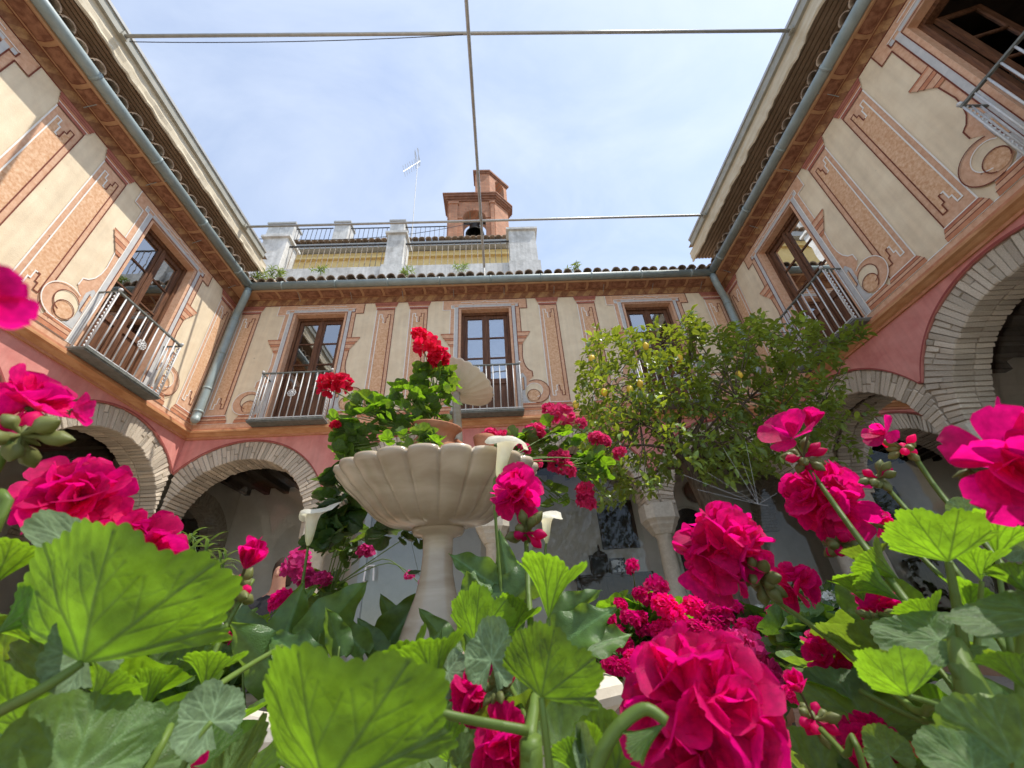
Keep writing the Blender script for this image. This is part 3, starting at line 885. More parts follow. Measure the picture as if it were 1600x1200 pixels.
# inner arches that cross the galleries at the rear corners
def inner_arch(wing, F, uc, half, top=4.43, ri=1.0, ro=1.28, zc=2.75, m=GALW):
    w = MB()
    n = 40
    us = [uc - half + 2 * half * i / n for i in range(n + 1)]
    for s, ww in ((1, 0), (-1, -.42)):
        for a, b in zip(us[:-1], us[1:]):
            f = lambda u: zc + sqrt(max(0, (ro - .01) ** 2 - (u - uc) ** 2)) if abs(u - uc) < ro - .01 else GG
            w.poly([F(a, f(a), ww), F(b, f(b), ww), F(b, top, ww), F(a, top, ww)], 0)
    for s in (-1, 1):
        w.box((uc + s * ri if s > 0 else uc - half, GG, -.42), (uc + half if s > 0 else uc - ri, zc, -.001), 0, F)
    w.build('inner_arch_wall', [m], wing)
    arch(F, wing, uc, (uc - half, uc + half), split=.2, front=False, soffit=False, n=44, ri=ri, ro=ro, w0=.03, depth=.46, zc=zc)
inner_arch(left, lambda u, v, w: (u, YB + .55 - w, v), XL - 1.7, 1.2, m=GALW)
inner_arch(back, lambda u, v, w: (XL - .55 + w, u, v), YB + 1.75, 1.15)
inner_arch(right, lambda u, v, w: (XR + .55 - w, u, v), YB + 1.75, 1.15)
inner_arch(right, lambda u, v, w: (u, YB + .55 - w, v), XR + 1.7, 1.2)

# ------------------------------------------------------------------ ground
g = MB(); g.box((-30, -30, GZ - .3), (30, 40, GZ - .012))
setp(g.build('courtyard_ground', [GRIT]), kind='structure')
gf = MB(); gf.box((XL - GD, YB - .05, GZ - .012), (XR + GD, YB + GD, GG)); gf.box((XL - GD, -1.6, GZ - .012), (XL + .05, YB - .051, GG)); gf.box((XR - .05, -1.6, GZ - .012), (XR + GD, YB - .051, GG))
setp(gf.build('gallery_floor', [TFLOOR]), kind='structure')
paving = bpy.data.objects['courtyard_ground']
ORG['courtyard_ground'] = Vector((0, 0, 0))
def tmesh(seed):
    rn = random.Random(seed); mb = MB()
    mb.box((-.145, -.145, -.012), (.145, .145, 0)); 
    me = mb.mesh('floor_tile', [TFLOOR]); return me
tms = [tmesh(i) for i in range(3)]
rn = random.Random(3)
for (x0, x1, y0, y1) in ((.9, 3.9, 2.7, 5.4), (-3.6, -1.2, 2.4, 5.1)):
    nx, ny = int((x1 - x0) / .3), int((y1 - y0) / .3)
    for i in range(nx):
        for j in range(ny):
            inst('floor_tile', tms[rn.randrange(3)], Matrix.Translation((x0 + .3 * i + .15, y0 + .3 * j + .15, GZ + rn.uniform(-.003, .002))) @ Matrix.Rotation(rn.choice([0, pi / 2, pi]) + rn.uniform(-.01, .01), 4, 'Z'), paving)
pb = MB()
for i in range(900):
    x, y = rn.uniform(.6, 4.2), rn.uniform(2.25, 2.66)
    r = rn.uniform(.012, .024)
    pb.lathe([(r * .1, .012), (r * .8, .006), (r, -.004)], 6, (x, y, GZ - .008), cap0=True)
setp(pb.build('pebble_band', [PEB], smooth=True), kind='stuff')

# ------------------------------------------------------------------ gutters, downpipes
def gutter(name, label, pts, collars):
    t = thing(name, label, 'gutter', pts[0])
    m = MB(); m.tube(pts, .085, 14); m.build('trough', [GUTTER], t, smooth=True)
    d = (Vector(pts[1]) - Vector(pts[0])).normalized()
    for k in range(collars):
        c = Vector(pts[0]).lerp(Vector(pts[1]), (k + .6) / collars)
        b = MB(); b.tube([c - d * .02, c + d * .02], .093, 14); b.build('joint_collar', [GUTTER], t, smooth=True)
        out = Vector((0, 0, -1))
        side = {'L': Vector((-1, 0, 0)), 'R': Vector((1, 0, 0)), 'B': Vector((0, 1, 0))}[label_side(label)]
        b = MB(); b.tube([c + d * .3 - side * .088, c + d * .3 + side * .02 + out * .092, c + d * .3 + side * .16 + out * .115, c + d * .3 + side * .31 + out * .20], .005, 5); b.build('bracket', [GUTTER], t)
    return t
def label_side(l): return 'L' if 'left' in l else 'R' if 'right' in l else 'B'
WG = .365; ZG = 7.955
gutter('roof_gutter', 'grey green round gutter under the tiles of the left wing', [(XL + WG, -1.6, ZG), (XL + WG, YB - WG, ZG)], 7)
gutter('roof_gutter', 'grey green round gutter under the tiles of the right wing', [(XR - WG, -1.6, ZG), (XR - WG, YB - WG, ZG)], 7)
gutter('roof_gutter', 'grey green round gutter along the rear wing above the three doors', [(XL + WG + .03, YB - WG, ZG - .003), (XR - WG - .03, YB - WG, ZG - .003)], 9)
def downpipe(label, s, X):
    x = lambda w: X + s * w
    t = thing('downpipe', label, 'drainpipe', (x(.11), YB - .11, 4.7))
    m = MB()
    m.tube([(x(.36), YB - .36, 7.87), (x(.36), YB - .36, 7.74), (x(.345), YB - .345, 7.66), (x(.30), YB - .30, 7.57), (x(.18), YB - .18, 7.40), (x(.13), YB - .13, 7.30), (x(.135), YB - .135, 7.2),
            (x(.135), YB - .135, 4.92), (x(.125), YB - .13, 4.83), (x(.16), YB - .17, 4.76), (x(.22), YB - .24, 4.735)], .073, 14)
    m.build('pipe', [GUTTER], t, smooth=True)
    for z in (7.18, 6.3, 5.45, 4.95):
        c = MB(); c.tube([(x(.135), YB - .135, z - .02), (x(.135), YB - .135, z + .02)], .082, 14); c.build('pipe_collar', [GUTTER], t, smooth=True)
downpipe('grey downpipe in the left rear corner ending in an elbow above the pink wall', 1, XL)
downpipe('grey downpipe in the right rear corner partly behind the lemon tree', -1, XR)

# ------------------------------------------------------------------ awnings along the roofs
def awning(label, s, xg, xc, xr, xi):
    t = thing('folded_awning', label, 'awning', (xc, 3, 8.9))
    y0, y1 = -2, 6.9
    xo = xc + s * -0.05                       # face of the rail, a little proud of the cloth
    m = MB(); m.box((min(xo, xc + s * .1), y0, 8.90), (max(xo, xc + s * .1), y1 - .25, 9.10)); m.build('side_rail', [RAILG], t)
    m = MB(); m.box((min(xo - s * .025, xo), y0, 9.06), (max(xo - s * .025, xo), y1 - .25, 9.115)); m.build('rail_lip', [STEEL], t)
    rl = MB()
    n = 90
    rq = random.Random(int(xc * 10))
    zz = [rq.uniform(-.012, .012) for i in range(n + 1)]; xx = [rq.uniform(-.014, .014) for i in range(n + 1)]
    prof = [(-.0, 8.898), (.012, 8.85), (.0, 8.76), (.014, 8.68), (.008, 8.625), (.03, 8.60), (.06, 8.63)]
    for i in range(n):
        ya, yb = y0 + (y1 - y0) * i / n, y0 + (y1 - y0) * (i + 1) / n
        for (xa, za), (xb, zb) in zip(prof[:-1], prof[1:]):
            q = []
            for y, ii in ((ya, i), (yb, i + 1)):
                for xv, zv, wv in ((xa, za, za), (xb, zb, zb)):
                    amp = (8.898 - zv) / .27
                    q.append((xc + s * (xv + xx[ii] * amp + .010 * amp * sin(y * 7 + zv * 30)), y, zv + zz[ii] * amp))
            rl.poly([q[0], q[2], q[3], q[1]])
    rl.build('cloth_roll', [AWN], t, smooth=True)
    rb = MB()
    nr = 11
    x_in, x_out = xi, xc + s * .05
    for i in range(nr):
        a = x_out + (x_in - x_out) * i / nr; b = x_out + (x_in - x_out) * (i + .72) / nr; c = x_out + (x_in - x_out) * (i + 1) / nr
        for p, q, z0, z1 in ((a, b, 8.66, 8.66), (b, b, 8.66, 8.73), (b, c, 8.73, 8.73), (c, c, 8.73, 8.66)):
            rb.poly([(p, y0, z0), (p, y1 - .05, z0), (q, y1 - .05, z1), (q, y0, z1)])
    rb.poly([(x_in, y0, 8.66), (x_in, y1 - .05, 8.66), (x_in, y1 - .05, 8.4), (x_in, y0, 8.4)])
    rb.poly([(xc, y0, 9.06), (xc, y1 - .05, 9.06), (x_in, y1 - .05, 9.2), (x_in, y0, 9.2)])
    rb.build('ribbed_housing', [RIB], t)
    for y in (2.5, 5.81):
        k = MB(); k.box((min(xo - s * .06, xo - s * .026), y - .05, 8.86), (max(xo - s * .06, xo - s * .026), y + .05, 8.96)); k.build('clamp', [RAILG], t)
awning('cream awning cloth rolled up along the left roof in sunlight', -1, -5.2, -5.39, -5.575, -6.15)
awning('cream awning cloth rolled up along the right roof in shade', 1, 4.83, 4.92, 5.46, 5.85)
def bar(label, pts, r):
    m = MB(); m.tube(pts, r, 8)
    return setp(m.build('awning_bar', [STEEL], smooth=True, loc=pts[0]), label, 'metal bar')
bar('steel bar crossing the open sky near the top of the view', [(-5.30, 2.5, 8.91), (4.89, 2.5, 8.91)], .026)
bar('steel bar crossing in front of the roof terrace and bell tower', [(-5.30, 5.81, 8.91), (4.89, 5.81, 8.91)], .026)
bar('long steel bar running overhead towards the rear roof, dividing the sky', [(-.235, -2, 8.86), (-.195, 7.08, 8.86)], .03)
m = MB(); m.tube([(-.195, 7.10, 8.2), (-.195, 7.10, 8.95)], .02, 8); setp(m.build('bar_post', [STEEL], loc=(-.195, 7.1, 8.2)), 'short steel post on the rear roof holding the overhead bar', 'post')
def wire(label, a, b, sag, r=.004, n=14, mt=None):
    a, b = Vector(a), Vector(b); m = MB()
    m.tube([a.lerp(b, i / n) - Vector((0, 0, sag * 4 * (i / n) * (1 - i / n))) for i in range(n + 1)], r, 5)
    return setp(m.build('wire', [mt or BLACKI], loc=a), label, 'cable')
wire('thin dark cable sagging below the first steel bar', (-5.25, 2.55, 8.86), (-.3, 2.5, 8.86), .12, .006)
#PART3
# ------------------------------------------------------------------ roof terrace behind the rear roof
def pt(px, py, y): return at(px, py, y=y)
YT = 8.0
par = thing('terrace_parapet', 'white weathered parapet wall with square pillars above the rear tile roof', 'parapet', (0, YT, 9))
m = MB(); xl = pt(446, 417, YT).x - 1.9; xr = pt(838, 418, YT).x
m.box((xl, YT, 8.5), (xr, YT + .3, pt(600, 416, YT).z)); m.build('parapet_wall', [WHITEWASH], par)
def pillar(px0, px1, pyt, lab, x1_base=None):
    x0, x1, zt = pt(px0, pyt + 25, YT).x, pt(px1, pyt + 25, YT).x, pt((px0 + px1) / 2, pyt, YT).z
    b = MB(); b.box((x0, YT - .06, 8.5), (x1, YT + .5, zt - .08)); b.box((x0 - .05, YT - .12, 8.5), (x1 + .05, YT - .061, 9.95))
    o = b.build('pillar', [WHITEWASH], par)
    c = MB(); c.box((x0 - .07, YT - .13, zt - .079), (x1 + .07, YT + .57, zt)); c.build('pillar_cap', [WHITEWASH], o)
pillar(406, 444, 372, ''); pillar(604, 631, 366, ''); pillar(796, 838, 360, '')
def railing(label, px0, px1, pt_y, pb_y, y, nb, mats, r=.011, slope=0):
    a, b = pt(px0, pt_y[0], y), pt(px1, pt_y[1], y)
    zb = min(pt(px0, pb_y[0], y).z, pt(px1, pb_y[1], y).z); zt = (a.z + b.z) / 2
    t = thing('terrace_railing', label, 'railing', (a.x, y, zb))
    m = MB(); m.box((a.x, y - .02, zt - .02), (b.x, y + .02, zt + .02)); m.build('handrail', [BLACKI], t)
    for k in range(nb):
        x = a.x + (b.x - a.x) * (k + .5) / nb
        m = MB(); m.tube([(x, y, zb - .05), (x, y, zt - .02)], r, 5); m.build('bar', [mats], t)
railing('left stretch of terrace railing with pale bars under a dark handrail', 447, 604, (386, 382), (417, 415), YT + .12, 19, RUSTY)
railing('right stretch of terrace railing between the two white pillars, in front of the tower', 632, 796, (382, 377), (415, 412), YT + .12, 18, RUSTY)

yh = thing('yellow_house', 'ochre yellow house with tiled eave behind the terrace railing', 'house', (pt(560, 400, 11.5).x, 11.5, 8))
Y2 = 11.5
m = MB(); m.box((pt(450, 400, Y2).x, Y2, 8), (pt(798, 400, Y2).x, Y2 + 2, pt(540, 396, Y2).z)); m.build('wall', [YELLOW], yh)
m = MB(); m.box((pt(450, 400, Y2).x, Y2 - .12, pt(540, 407, Y2).z), (pt(798, 400, Y2).x, Y2 - .001, pt(540, 404.5, Y2).z)); m.build('string_course', [YELLOW], yh)
m = MB(); zc2 = pt(540, 395, Y2).z
m.box((pt(448, 400, Y2).x, Y2 - .25, zc2), (pt(799, 400, Y2).x, Y2 + .2, zc2 + .28)); m.build('eave_cornice', [DGREY], yh)
m = MB(); m.box((pt(448, 400, Y2).x, Y2 - .1, zc2 + .281), (pt(799, 400, Y2).x, Y2 + 2, zc2 + .34)); rf = m.build('roof', [TILE], yh)
rn = random.Random(8); x = pt(450, 400, Y2).x + .1; xe = pt(797, 400, Y2).x
while x < xe:
    M4 = Matrix.Translation((x, Y2 - .34, zc2 + .33)) @ Matrix.Rotation(pi / 2, 4, 'Z') @ Matrix.Scale(1.35, 4)
    inst('roof_tile', TILES[rn.randrange(6)], M4, rf); x += rn.uniform(.24, .28)
Y3 = 13.0
ut = thing('upper_parapet', 'row of white pillars standing on the higher terrace behind the yellow house', 'parapet', (pt(530, 380, Y3).x, Y3, 12))
for a, b, py in ((416, 457, 349), (521, 544, 347), (609, 631, 345)):
    x0, x1 = pt(a, py + 15, Y3).x, pt(b, py + 15, Y3).x; zt = pt((a + b) / 2, py, Y3).z
    m = MB(); m.box((x0, Y3, 12), (x1, Y3 + .6, zt - .1)); o = m.build('pillar', [WHITEWASH], ut)
    m = MB(); m.box((x0 - .06, Y3 - .08, zt - .099), (x1 + .06, Y3 + .66, zt)); m.build('pillar_cap', [DGREY], o)
m = MB(); m.box((pt(416, 383, Y3).x, Y3 + .05, 10), (pt(698, 383, Y3).x, Y3 + .4, pt(540, 384, Y3).z)); m.build('base_wall', [WHITEWASH], ut)
railing('dark railing of the higher terrace left of its middle pillar', 458, 521, (358, 357), (384, 383), Y3 + .2, 9, BLACKI, .014)
railing('dark railing of the higher terrace right of its middle pillar', 545, 609, (357, 356), (383, 382), Y3 + .2, 9, BLACKI, .014)
railing('dark railing of the higher terrace beside the brick bell tower', 632, 698, (355, 354), (382, 381), Y3 + .2, 9, BLACKI, .014)

# ------------------------------------------------------------------ bell tower
YW = 16.0
P0 = pt(699, 340, YW); x0t = P0.x
tw = thing('bell_tower', 'old red brick bell tower with arched opening and curved gable above', 'bell tower', (x0t, YW, 14))
ex = Vector((1, 0, 0)); ey = Vector((0, 1, 0))
Wt = pt(774, 340, YW).x - x0t
zb, zc1 = 12.0, pt(735, 309, YW).z
def T(a, b, z, o=Vector((x0t, YW, 0)), e1=ex, e2=ey):
    q = o + e1 * a + e2 * b; return (q.x, q.y, z)
def arch_block(mb, Tf, w, d, z0, z1, ac, aw, az, mat=0):
    prof = [(0, z0), (ac - aw, z0), (ac - aw, az)] + [(ac - aw * cos(pi * k / 14), az + aw * sin(pi * k / 14)) for k in range(1, 14)] + [(ac + aw, az), (ac + aw, z0), (w, z0), (w, z1), (0, z1)]
    mb.poly([Tf(x, 0, z) for x, z in prof], mat); mb.poly([Tf(x, d, z) for x, z in prof], mat)
    for (xa, za), (xb, zb_) in zip(prof, prof[1:] + prof[:1]):
        mb.poly([Tf(xa, 0, za), Tf(xb, 0, zb_), Tf(xb, d, zb_), Tf(xa, d, za)], mat)
def prism(mb, Tf, pts, z0, z1, mat=0):
    n = len(pts)
    mb.poly([Tf(a, b, z0) for a, b in pts][::-1], mat); mb.poly([Tf(a, b, z1) for a, b in pts], mat)
    for i in range(n):
        (a, b), (c, d) = pts[i], pts[(i + 1) % n]
        mb.poly([Tf(a, b, z0), Tf(c, d, z0), Tf(c, d, z1), Tf(a, b, z1)], mat)
zs = pt(741, 341, YW).z; aw = .70; DT = 1.0; CH = .85; AC = pt(741, 341, YW).x - x0t
m = MB(); arch_block(m, T, Wt, DT, zb, zc1, AC, aw, zs); m.build('belfry', [TBRICK], tw)
m = MB(); prism(m, T, [(Wt + .001, 0), (Wt + CH, CH), (Wt + CH, CH + .5), (Wt + .001, DT)], zb, zc1); m.build('corner_buttress', [TBRICK], tw)
for a0_, a1_ in ((.10, AC - aw - .32), (AC + aw + .32, Wt - .06)):
    m = MB(); m.box((a0_, -.10, zb), (a1_, -.002, zc1 - .75), 0, T); m.box((a0_ - .06, -.16, zc1 - .749), (a1_ + .06, -.003, zc1 - .55), 0, T); m.build('pilaster', [TBRICK], tw)
def foot(e): return [(-e, -e), (Wt + e * .41, -e), (Wt + CH + e, CH - e * .41), (Wt + CH + e, CH + .5), (Wt, DT + .3), (-e, DT + .3)]
for i, (e, z0, z1) in enumerate(((.08, -.42, -.28), (.16, -.279, -.14), (.26, -.139, .02), (.32, .021, .12))):
    m = MB(); prism(m, T, foot(e), zc1 + z0, zc1 + z1); m.build('cornice', [TTRIM], tw)
m = MB()
for k in range(13):
    a = pi * (k + .5) / 13
    c = [(r, a2) for a2 in (a - pi / 27.5, a + pi / 27.5) for r in (aw + .02, aw + .32)]
    q = [T(AC - r * cos(a2), -.05, zs + r * sin(a2)) for r, a2 in (c[0], c[1], c[3], c[2])]
    q2 = [T(AC - r * cos(a2), -.001, zs + r * sin(a2)) for r, a2 in (c[0], c[1], c[3], c[2])]
    m.hexa(q + q2)
setp(m.build('arch_voussoirs', [TBRICK], tw), kind='stuff')
# upper gable with its arch on the slanting right hand face
e1 = Vector((.72, .69, 0)).normalized(); e2 = Vector((-e1.y, e1.x, 0))
zt2 = pt(765, 266, YW).z
o2 = Vector((pt(765, 290, YW).x, YW + .05, 0))
TU = lambda a, b, z: T(a, b, z, o2, e1, e2)
m = MB(); arch_block(m, TU, 1.6, .80, zc1 + .12, zt2 - .3, .92, .40, pt(779, 292, YW + .7).z); m.build('upper_gable', [TBRICK], tw)
oc = o2 - Vector((x0t, YW, 0))
def loc2(a, b): q = oc + e1 * a + e2 * b; return (q.x, q.y)
m = MB(); prism(m, T, [(oc.x - .95, oc.y), (oc.x - .002, oc.y), loc2(0, .80), (oc.x - .95, oc.y + .80)], zc1 + .12, zt2 - .3); m.build('gable_flank', [TBRICK], tw)
for e, z0, z1 in ((.06, -.36, -.22), (.13, -.219, -.05), (.04, -.049, .10)):
    m = MB(); c1_, c2_ = loc2(1.6 + e, -e), loc2(1.6 + e, .8 + e)
    prism(m, T, [(oc.x - .95 - e, oc.y - e), (oc.x + e * .4, oc.y - e), c1_, c2_, (oc.x - .95 - e, oc.y + .80 + e)], zt2 + z0, zt2 + z1); m.build('gable_cornice', [TTRIM], tw)
sc_ = MB()
xs1 = pt(753, 300, YW).x - x0t; xs0 = pt(728, 304, YW).x - x0t; hz = 1.75
prof = [(xs1 + .5, 0), (xs0, 0)] + [(xs0 + (xs1 - xs0) * sin(pi / 2 * k / 10), .05 + hz * (1 - cos(pi / 2 * k / 10))) for k in range(11)] + [(xs1 + .5, hz + .05)]
pr = [T(x, .45, zc1 + .12 + z) for x, z in prof]; pr2 = [T(x, .95, zc1 + .12 + z) for x, z in prof]
sc_.poly(pr); sc_.poly(pr2)
for i in range(len(pr)): sc_.poly([pr[i], pr[(i + 1) % len(pr)], pr2[(i + 1) % len(pr)], pr2[i]])
sc_.build('curved_scroll', [TBRICK], tw)
m = MB(); bx_ = pt(714, 303, YW).x - x0t; m.lathe([(.26, .12), (.28, .25), (.22, .40), (.08, .48), (.03, .58), (.0, .60)], 12, T(bx_, .3, zc1)); m.build('stone_ball', [TTRIM], tw, smooth=True)
rn = random.Random(4)
for k in range(4):
    m = MB(); m.box((.05 + .36 * k, .1, zt2 + .101), (.34 + .36 * k, .7, zt2 + .14 + rn.uniform(.02, .16)), 0, TU); m.build('coping_stone', [TTRIM], tw)
m = MB(); q = Vector(TU(.75, .5, zt2)); m.tube([q, q + Vector((0, 0, .95))], .022, 5); m.tube([q + Vector((-.26, 0, .65)), q + Vector((.26, 0, .6))], .02, 5); m.build('iron_cross', [BLACKI], tw)
bq = Vector(T(AC, .5, 0)); zb_ = pt(738, 350, YW + .5).z
bl = thing('church_bell', 'dark bronze bell hanging from a beam in the arch of the brick tower', 'bell', (bq.x, bq.y, zb_))
BRONZE = plaster('dark_bronze', (.02, .02, .018), (.045, .042, .035), 6, rough=.45, metal=.6, bump=0)
m = MB(); m.lathe([(.1, .02), (.26, -.05), (.33, -.3), (.37, -.6), (.46, -.85), (.58, -1.02), (.56, -1.05), (.42, -.85), (.33, -.55)], 18, (bq.x, bq.y, zb_)); m.build('bell_body', [BRONZE], bl, smooth=True)
m = MB(); a_, b_ = Vector(T(AC - aw + .01, .5, zb_ + .1)), Vector(T(AC + aw - .01, .5, zb_ + .1)); m.tube([a_, b_], .12, 6); m.build('yoke', [DARKWOOD], bl)
m = MB(); m.tube([(bq.x, bq.y, zb_ - .3), (bq.x, bq.y, zb_ - 1.1)], .05, 6); m.build('clapper', [BRONZE], bl)

# ------------------------------------------------------------------ aerial
YA = 9.5
a = thing('tv_aerial', 'thin television aerial on a tall mast left of the bell tower', 'antenna', pt(644, 352, YA))
m = MB(); p0, p1 = pt(643, 372, YA), pt(653, 250, YA); m.tube([p0, p0.lerp(p1, .3), p1], [.016, .012, .009], 6); m.build('mast', [RAILG], a)
m = MB(); b0, b1 = pt(630, 268, YA - .1), pt(656, 252, YA + .3); m.tube([b0, b1], .012, 6); m.build('boom', [STEEL], a)
dv = (b1 - b0).normalized(); up_ = Vector((0.15, .3, 1)).normalized(); sd = dv.cross(up_).normalized()
for k in range(6):
    c = b0.lerp(b1, .05 + .13 * k); m = MB(); m.tube([c - sd * .2, c + sd * .2], .007, 5); m.build('element', [STEEL], a)
for s in (-1, 1):
    for k in range(3):
        m = MB(); e = b1 - dv * .1; u_ = (sd * 1 + up_ * s * (.6 + .3 * k)).normalized(); m.tube([e + u_ * .05 - sd * .2, e + u_ * .3 - sd * .35 + dv * -.1 * k, e + u_ * .35 + sd * .2], .007, 5); m.build('reflector_rod', [STEEL], a)
wire('black cable slung across the terrace from the left pillar to the tower', pt(380, 372, 7.9), pt(745, 346, 12), .5, .012)

# ------------------------------------------------------------------ fountain and its stone planter
FX, FY = -.226, 1.5
fo = thing('fountain', 'veined marble fountain with scalloped bowl on a baluster stem', 'fountain', (FX, FY, .84))
m = MB()
Tm = Matrix.Rotation(radians(6.5), 3, 'X')
NF = 22
def flute(r, z, t, i):
    k = min(1, max(0, (r - .12) / .2))
    a = abs(sin(NF * t / 2)) ** .38
    top = min(1, max(0, (i - 3) / 5))
    return r * (1 + .075 * k * (a - .8)), z + .009 * k * top * (a - .75)
prof = [(.045, -.006), (.12, -.003), (.175, .008), (.215, .03), (.25, .062), (.285, .098), (.32, .128), (.337, .15), (.354, .168), (.364, .182), (.362, .194), (.348, .198), (.33, .186), (.29, .13), (.17, .075), (.01, .06)]
m.lathe(prof, NF * 14, (FX, FY, 1.392), fr=flute, M3=Tm); m.build('bowl', [MARBLE], fo, smooth=True)
m = MB(); m.lathe([(.05, 1.40), (.085, 1.392), (.092, 1.378), (.086, 1.366), (.06, 1.36), (.052, 1.35), (.050, 1.30), (.054, 1.24), (.066, 1.18), (.088, 1.12), (.108, 1.06), (.115, 1.01), (.108, .96), (.085, .92), (.09, .905), (.13, .90), (.135, .86), (.135, .80)], 32, (FX, FY, 0)); m.build('stem', [MARBLE], fo, smooth=True)

m = MB(); q_ = at(722, 602, y=1.62) - (CAMROT @ Vector((.42, .66, -.62))).normalized() * .055
m.tube([(FX + .02, FY + .08, 1.44), (FX + .06, FY + .10, 1.62), (q_.x, q_.y, q_.z)], [.03, .022, .018], 12); m.build('upper_stem', [MARBLE], fo, smooth=True)

pl = thing('stone_planter', 'octagonal cream stone planter with rolled rim around the fountain stem', 'planter', (FX - .02, 1.5, GZ))
cx, cy = FX - .02, 1.5
def octo(ap, z, k=8):
    R_ = ap / cos(pi / 8); return [(cx + R_ * cos(pi / 8 + pi / 4 * i), cy + R_ * sin(pi / 8 + pi / 4 * i), z) for i in range(8)]
def loft(mb, secs, mat=0, cap0=False, cap1=False):
    n = len(secs[0]); vs = [p for s in secs for p in s]; fs = []
    for i in range(len(secs) - 1):
        for k in range(n): fs.append((n * i + k, n * i + (k + 1) % n, n * i + n + (k + 1) % n, n * i + n + k))
    if cap0: fs.append(tuple(range(n)))
    if cap1: fs.append(tuple(n * (len(secs) - 1) + k for k in range(n)))
    mb.add(vs, fs, mat)
m = MB()
loft(m, [octo(.40, GZ), octo(.42, GZ + .05), octo(.455, .62), octo(.49, .80), octo(.50, .872), octo(.513, .882), octo(.527, .893), octo(.536, .912), octo(.534, .932), octo(.522, .946), octo(.505, .951), octo(.488, .946), octo(.476, .932), octo(.472, .90), octo(.462, .70)], cap0=True)
m.build('basin', [CREAMSTONE], pl)
m = MB(); loft(m, [octo(.4719, .845), octo(.2, .87)], cap1=True); m.build('soil', [SOIL], pl)

def cdir_(x, y, z): return (CAMROT @ Vector((x, y, z))).normalized()
# scalloped dish leaning among the geraniums on the bowl
axis = cdir_(.42, .66, -.62)
dc = at(722, 602, y=1.62) - axis * .05
dish = thing('scalloped_dish', 'pale scalloped dish tilted on edge behind the red geranium on the fountain', 'dish', dc)
q = axis.to_track_quat('Z', 'Y').to_matrix()
m = MB()
def fl2(r, z, t, i):
    k = min(1, r / .13); return r * (1 + .03 * k * (abs(sin(11 * t)) - .5)), z + .006 * k * (abs(sin(11 * t)) - .5)
m.lathe([(.02, 0), (.05, .004), (.09, .02), (.118, .042), (.145, .064), (.152, .069), (.146, .073), (.11, .048), (.05, .014), (.005, .01)], 132, dc, fr=fl2, M3=q); m.build('scalloped_shell', [CREAMSTONE], dish, smooth=True)

# terracotta jug on the bowl
jc = at(676, 716, y=1.42); 
jug = thing('terracotta_jug', 'terracotta jug with side handle standing on the fountain bowl', 'jug', jc)
Jm = Matrix.Rotation(radians(8), 3, 'Y') @ Matrix.Rotation(radians(10), 3, 'X')
m = MB(); m.lathe([(.05, -.05), (.078, -.02), (.088, .02), (.08, .055), (.068, .075), (.075, .10), (.095, .118), (.09, .122), (.066, .098), (.06, .07), (.06, 0)], 24, jc, M3=Jm, cap0=True); m.build('jug_body', [POT], jug, smooth=True)
m = MB(); pts = [jc + Jm @ Vector((.07 + .055 * sin(pi * k / 8), 0.01, .075 - .10 * k / 8)) for k in range(9)]; m.tube(pts, .011, 7); m.build('handle', [POT], jug, smooth=True)
m = MB(); m.lathe([(.0, .085), (.064, .085)], 18, jc, M3=Jm); m.build('soil', [SOIL], jug)
pc = at(757, 697, y=1.42)
pot2 = thing('terracotta_pot', 'small orange terracotta pot behind the calla flower on the fountain rim', 'flower pot', pc)
m = MB(); m.lathe([(.025, -.05), (.035, .0), (.040, .02), (.042, .035), (.036, .036), (.03, .0)], 18, pc, cap0=True); m.build('pot_body', [POT], pot2, smooth=True)

# ------------------------------------------------------------------ things in the gallery
YG = YB + GD - .015
def framed(name, label, cat, pxs, y, depth, fmat, imat, fw=.07):
    q = [at(*p, y=y) for p in pxs]; c = sum(q, Vector()) / 4
    x0 = min(p.x for p in q); x1 = max(p.x for p in q); z0 = min(p.z for p in q); z1 = max(p.z for p in q)
    t = thing(name, label, cat, c)
    m = MB(); m.box((x0, y - depth, z0), (x0 + fw, y, z1)); m.box((x1 - fw, y - depth, z0), (x1, y, z1)); m.box((x0 + fw, y - depth, z0), (x1 - fw, y, z0 + fw)); m.box((x0 + fw, y - depth, z1 - fw), (x1 - fw, y, z1)); m.build('frame', [fmat], t)
    m = MB(); m.box((x0 + fw, y - depth * .5, z0 + fw), (x1 - fw, y - .001, z1 - fw)); m.build('canvas', [imat], t)
    return t
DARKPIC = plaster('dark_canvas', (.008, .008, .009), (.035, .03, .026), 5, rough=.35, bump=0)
framed('framed_painting', 'large dark painting in black frame on the rear gallery wall beside the pale column', 'painting', [(930, 785), (985, 785), (945, 856), (992, 856)], YG, .06, DARKWOOD, DARKPIC)
framed('framed_painting', 'dark painting hanging in the left rear corner of the gallery behind the leftmost rear arch', 'painting', [(284, 812), (335, 812), (276, 878), (320, 878)], YG, .06, DARKWOOD, DARKPIC)
niche = thing('arched_doorway', 'black arched doorway in the rear gallery wall right of the pale column', 'doorway', at(1095, 870, y=YG))
ca, cb = at(1062, 850, y=YG - .01), at(1110, 850, y=YG - .01)
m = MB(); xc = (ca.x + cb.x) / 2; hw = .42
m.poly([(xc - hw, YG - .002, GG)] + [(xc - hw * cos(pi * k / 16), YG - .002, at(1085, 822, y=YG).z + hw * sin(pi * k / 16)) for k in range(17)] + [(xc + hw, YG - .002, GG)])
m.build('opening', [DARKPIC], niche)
m = MB(); ln = [(xc - hw * 1.06 * cos(pi * k / 16), YG - .03, at(1085, 822, y=YG).z + hw * 1.06 * sin(pi * k / 16)) for k in range(17)]
m.tube([(ln[0][0], YG - .03, GG)] + ln + [(ln[-1][0], YG - .03, GG)], .035, 6); m.build('jamb', [STONE], niche)
bk = at(1087, 768, y=YG - .1)
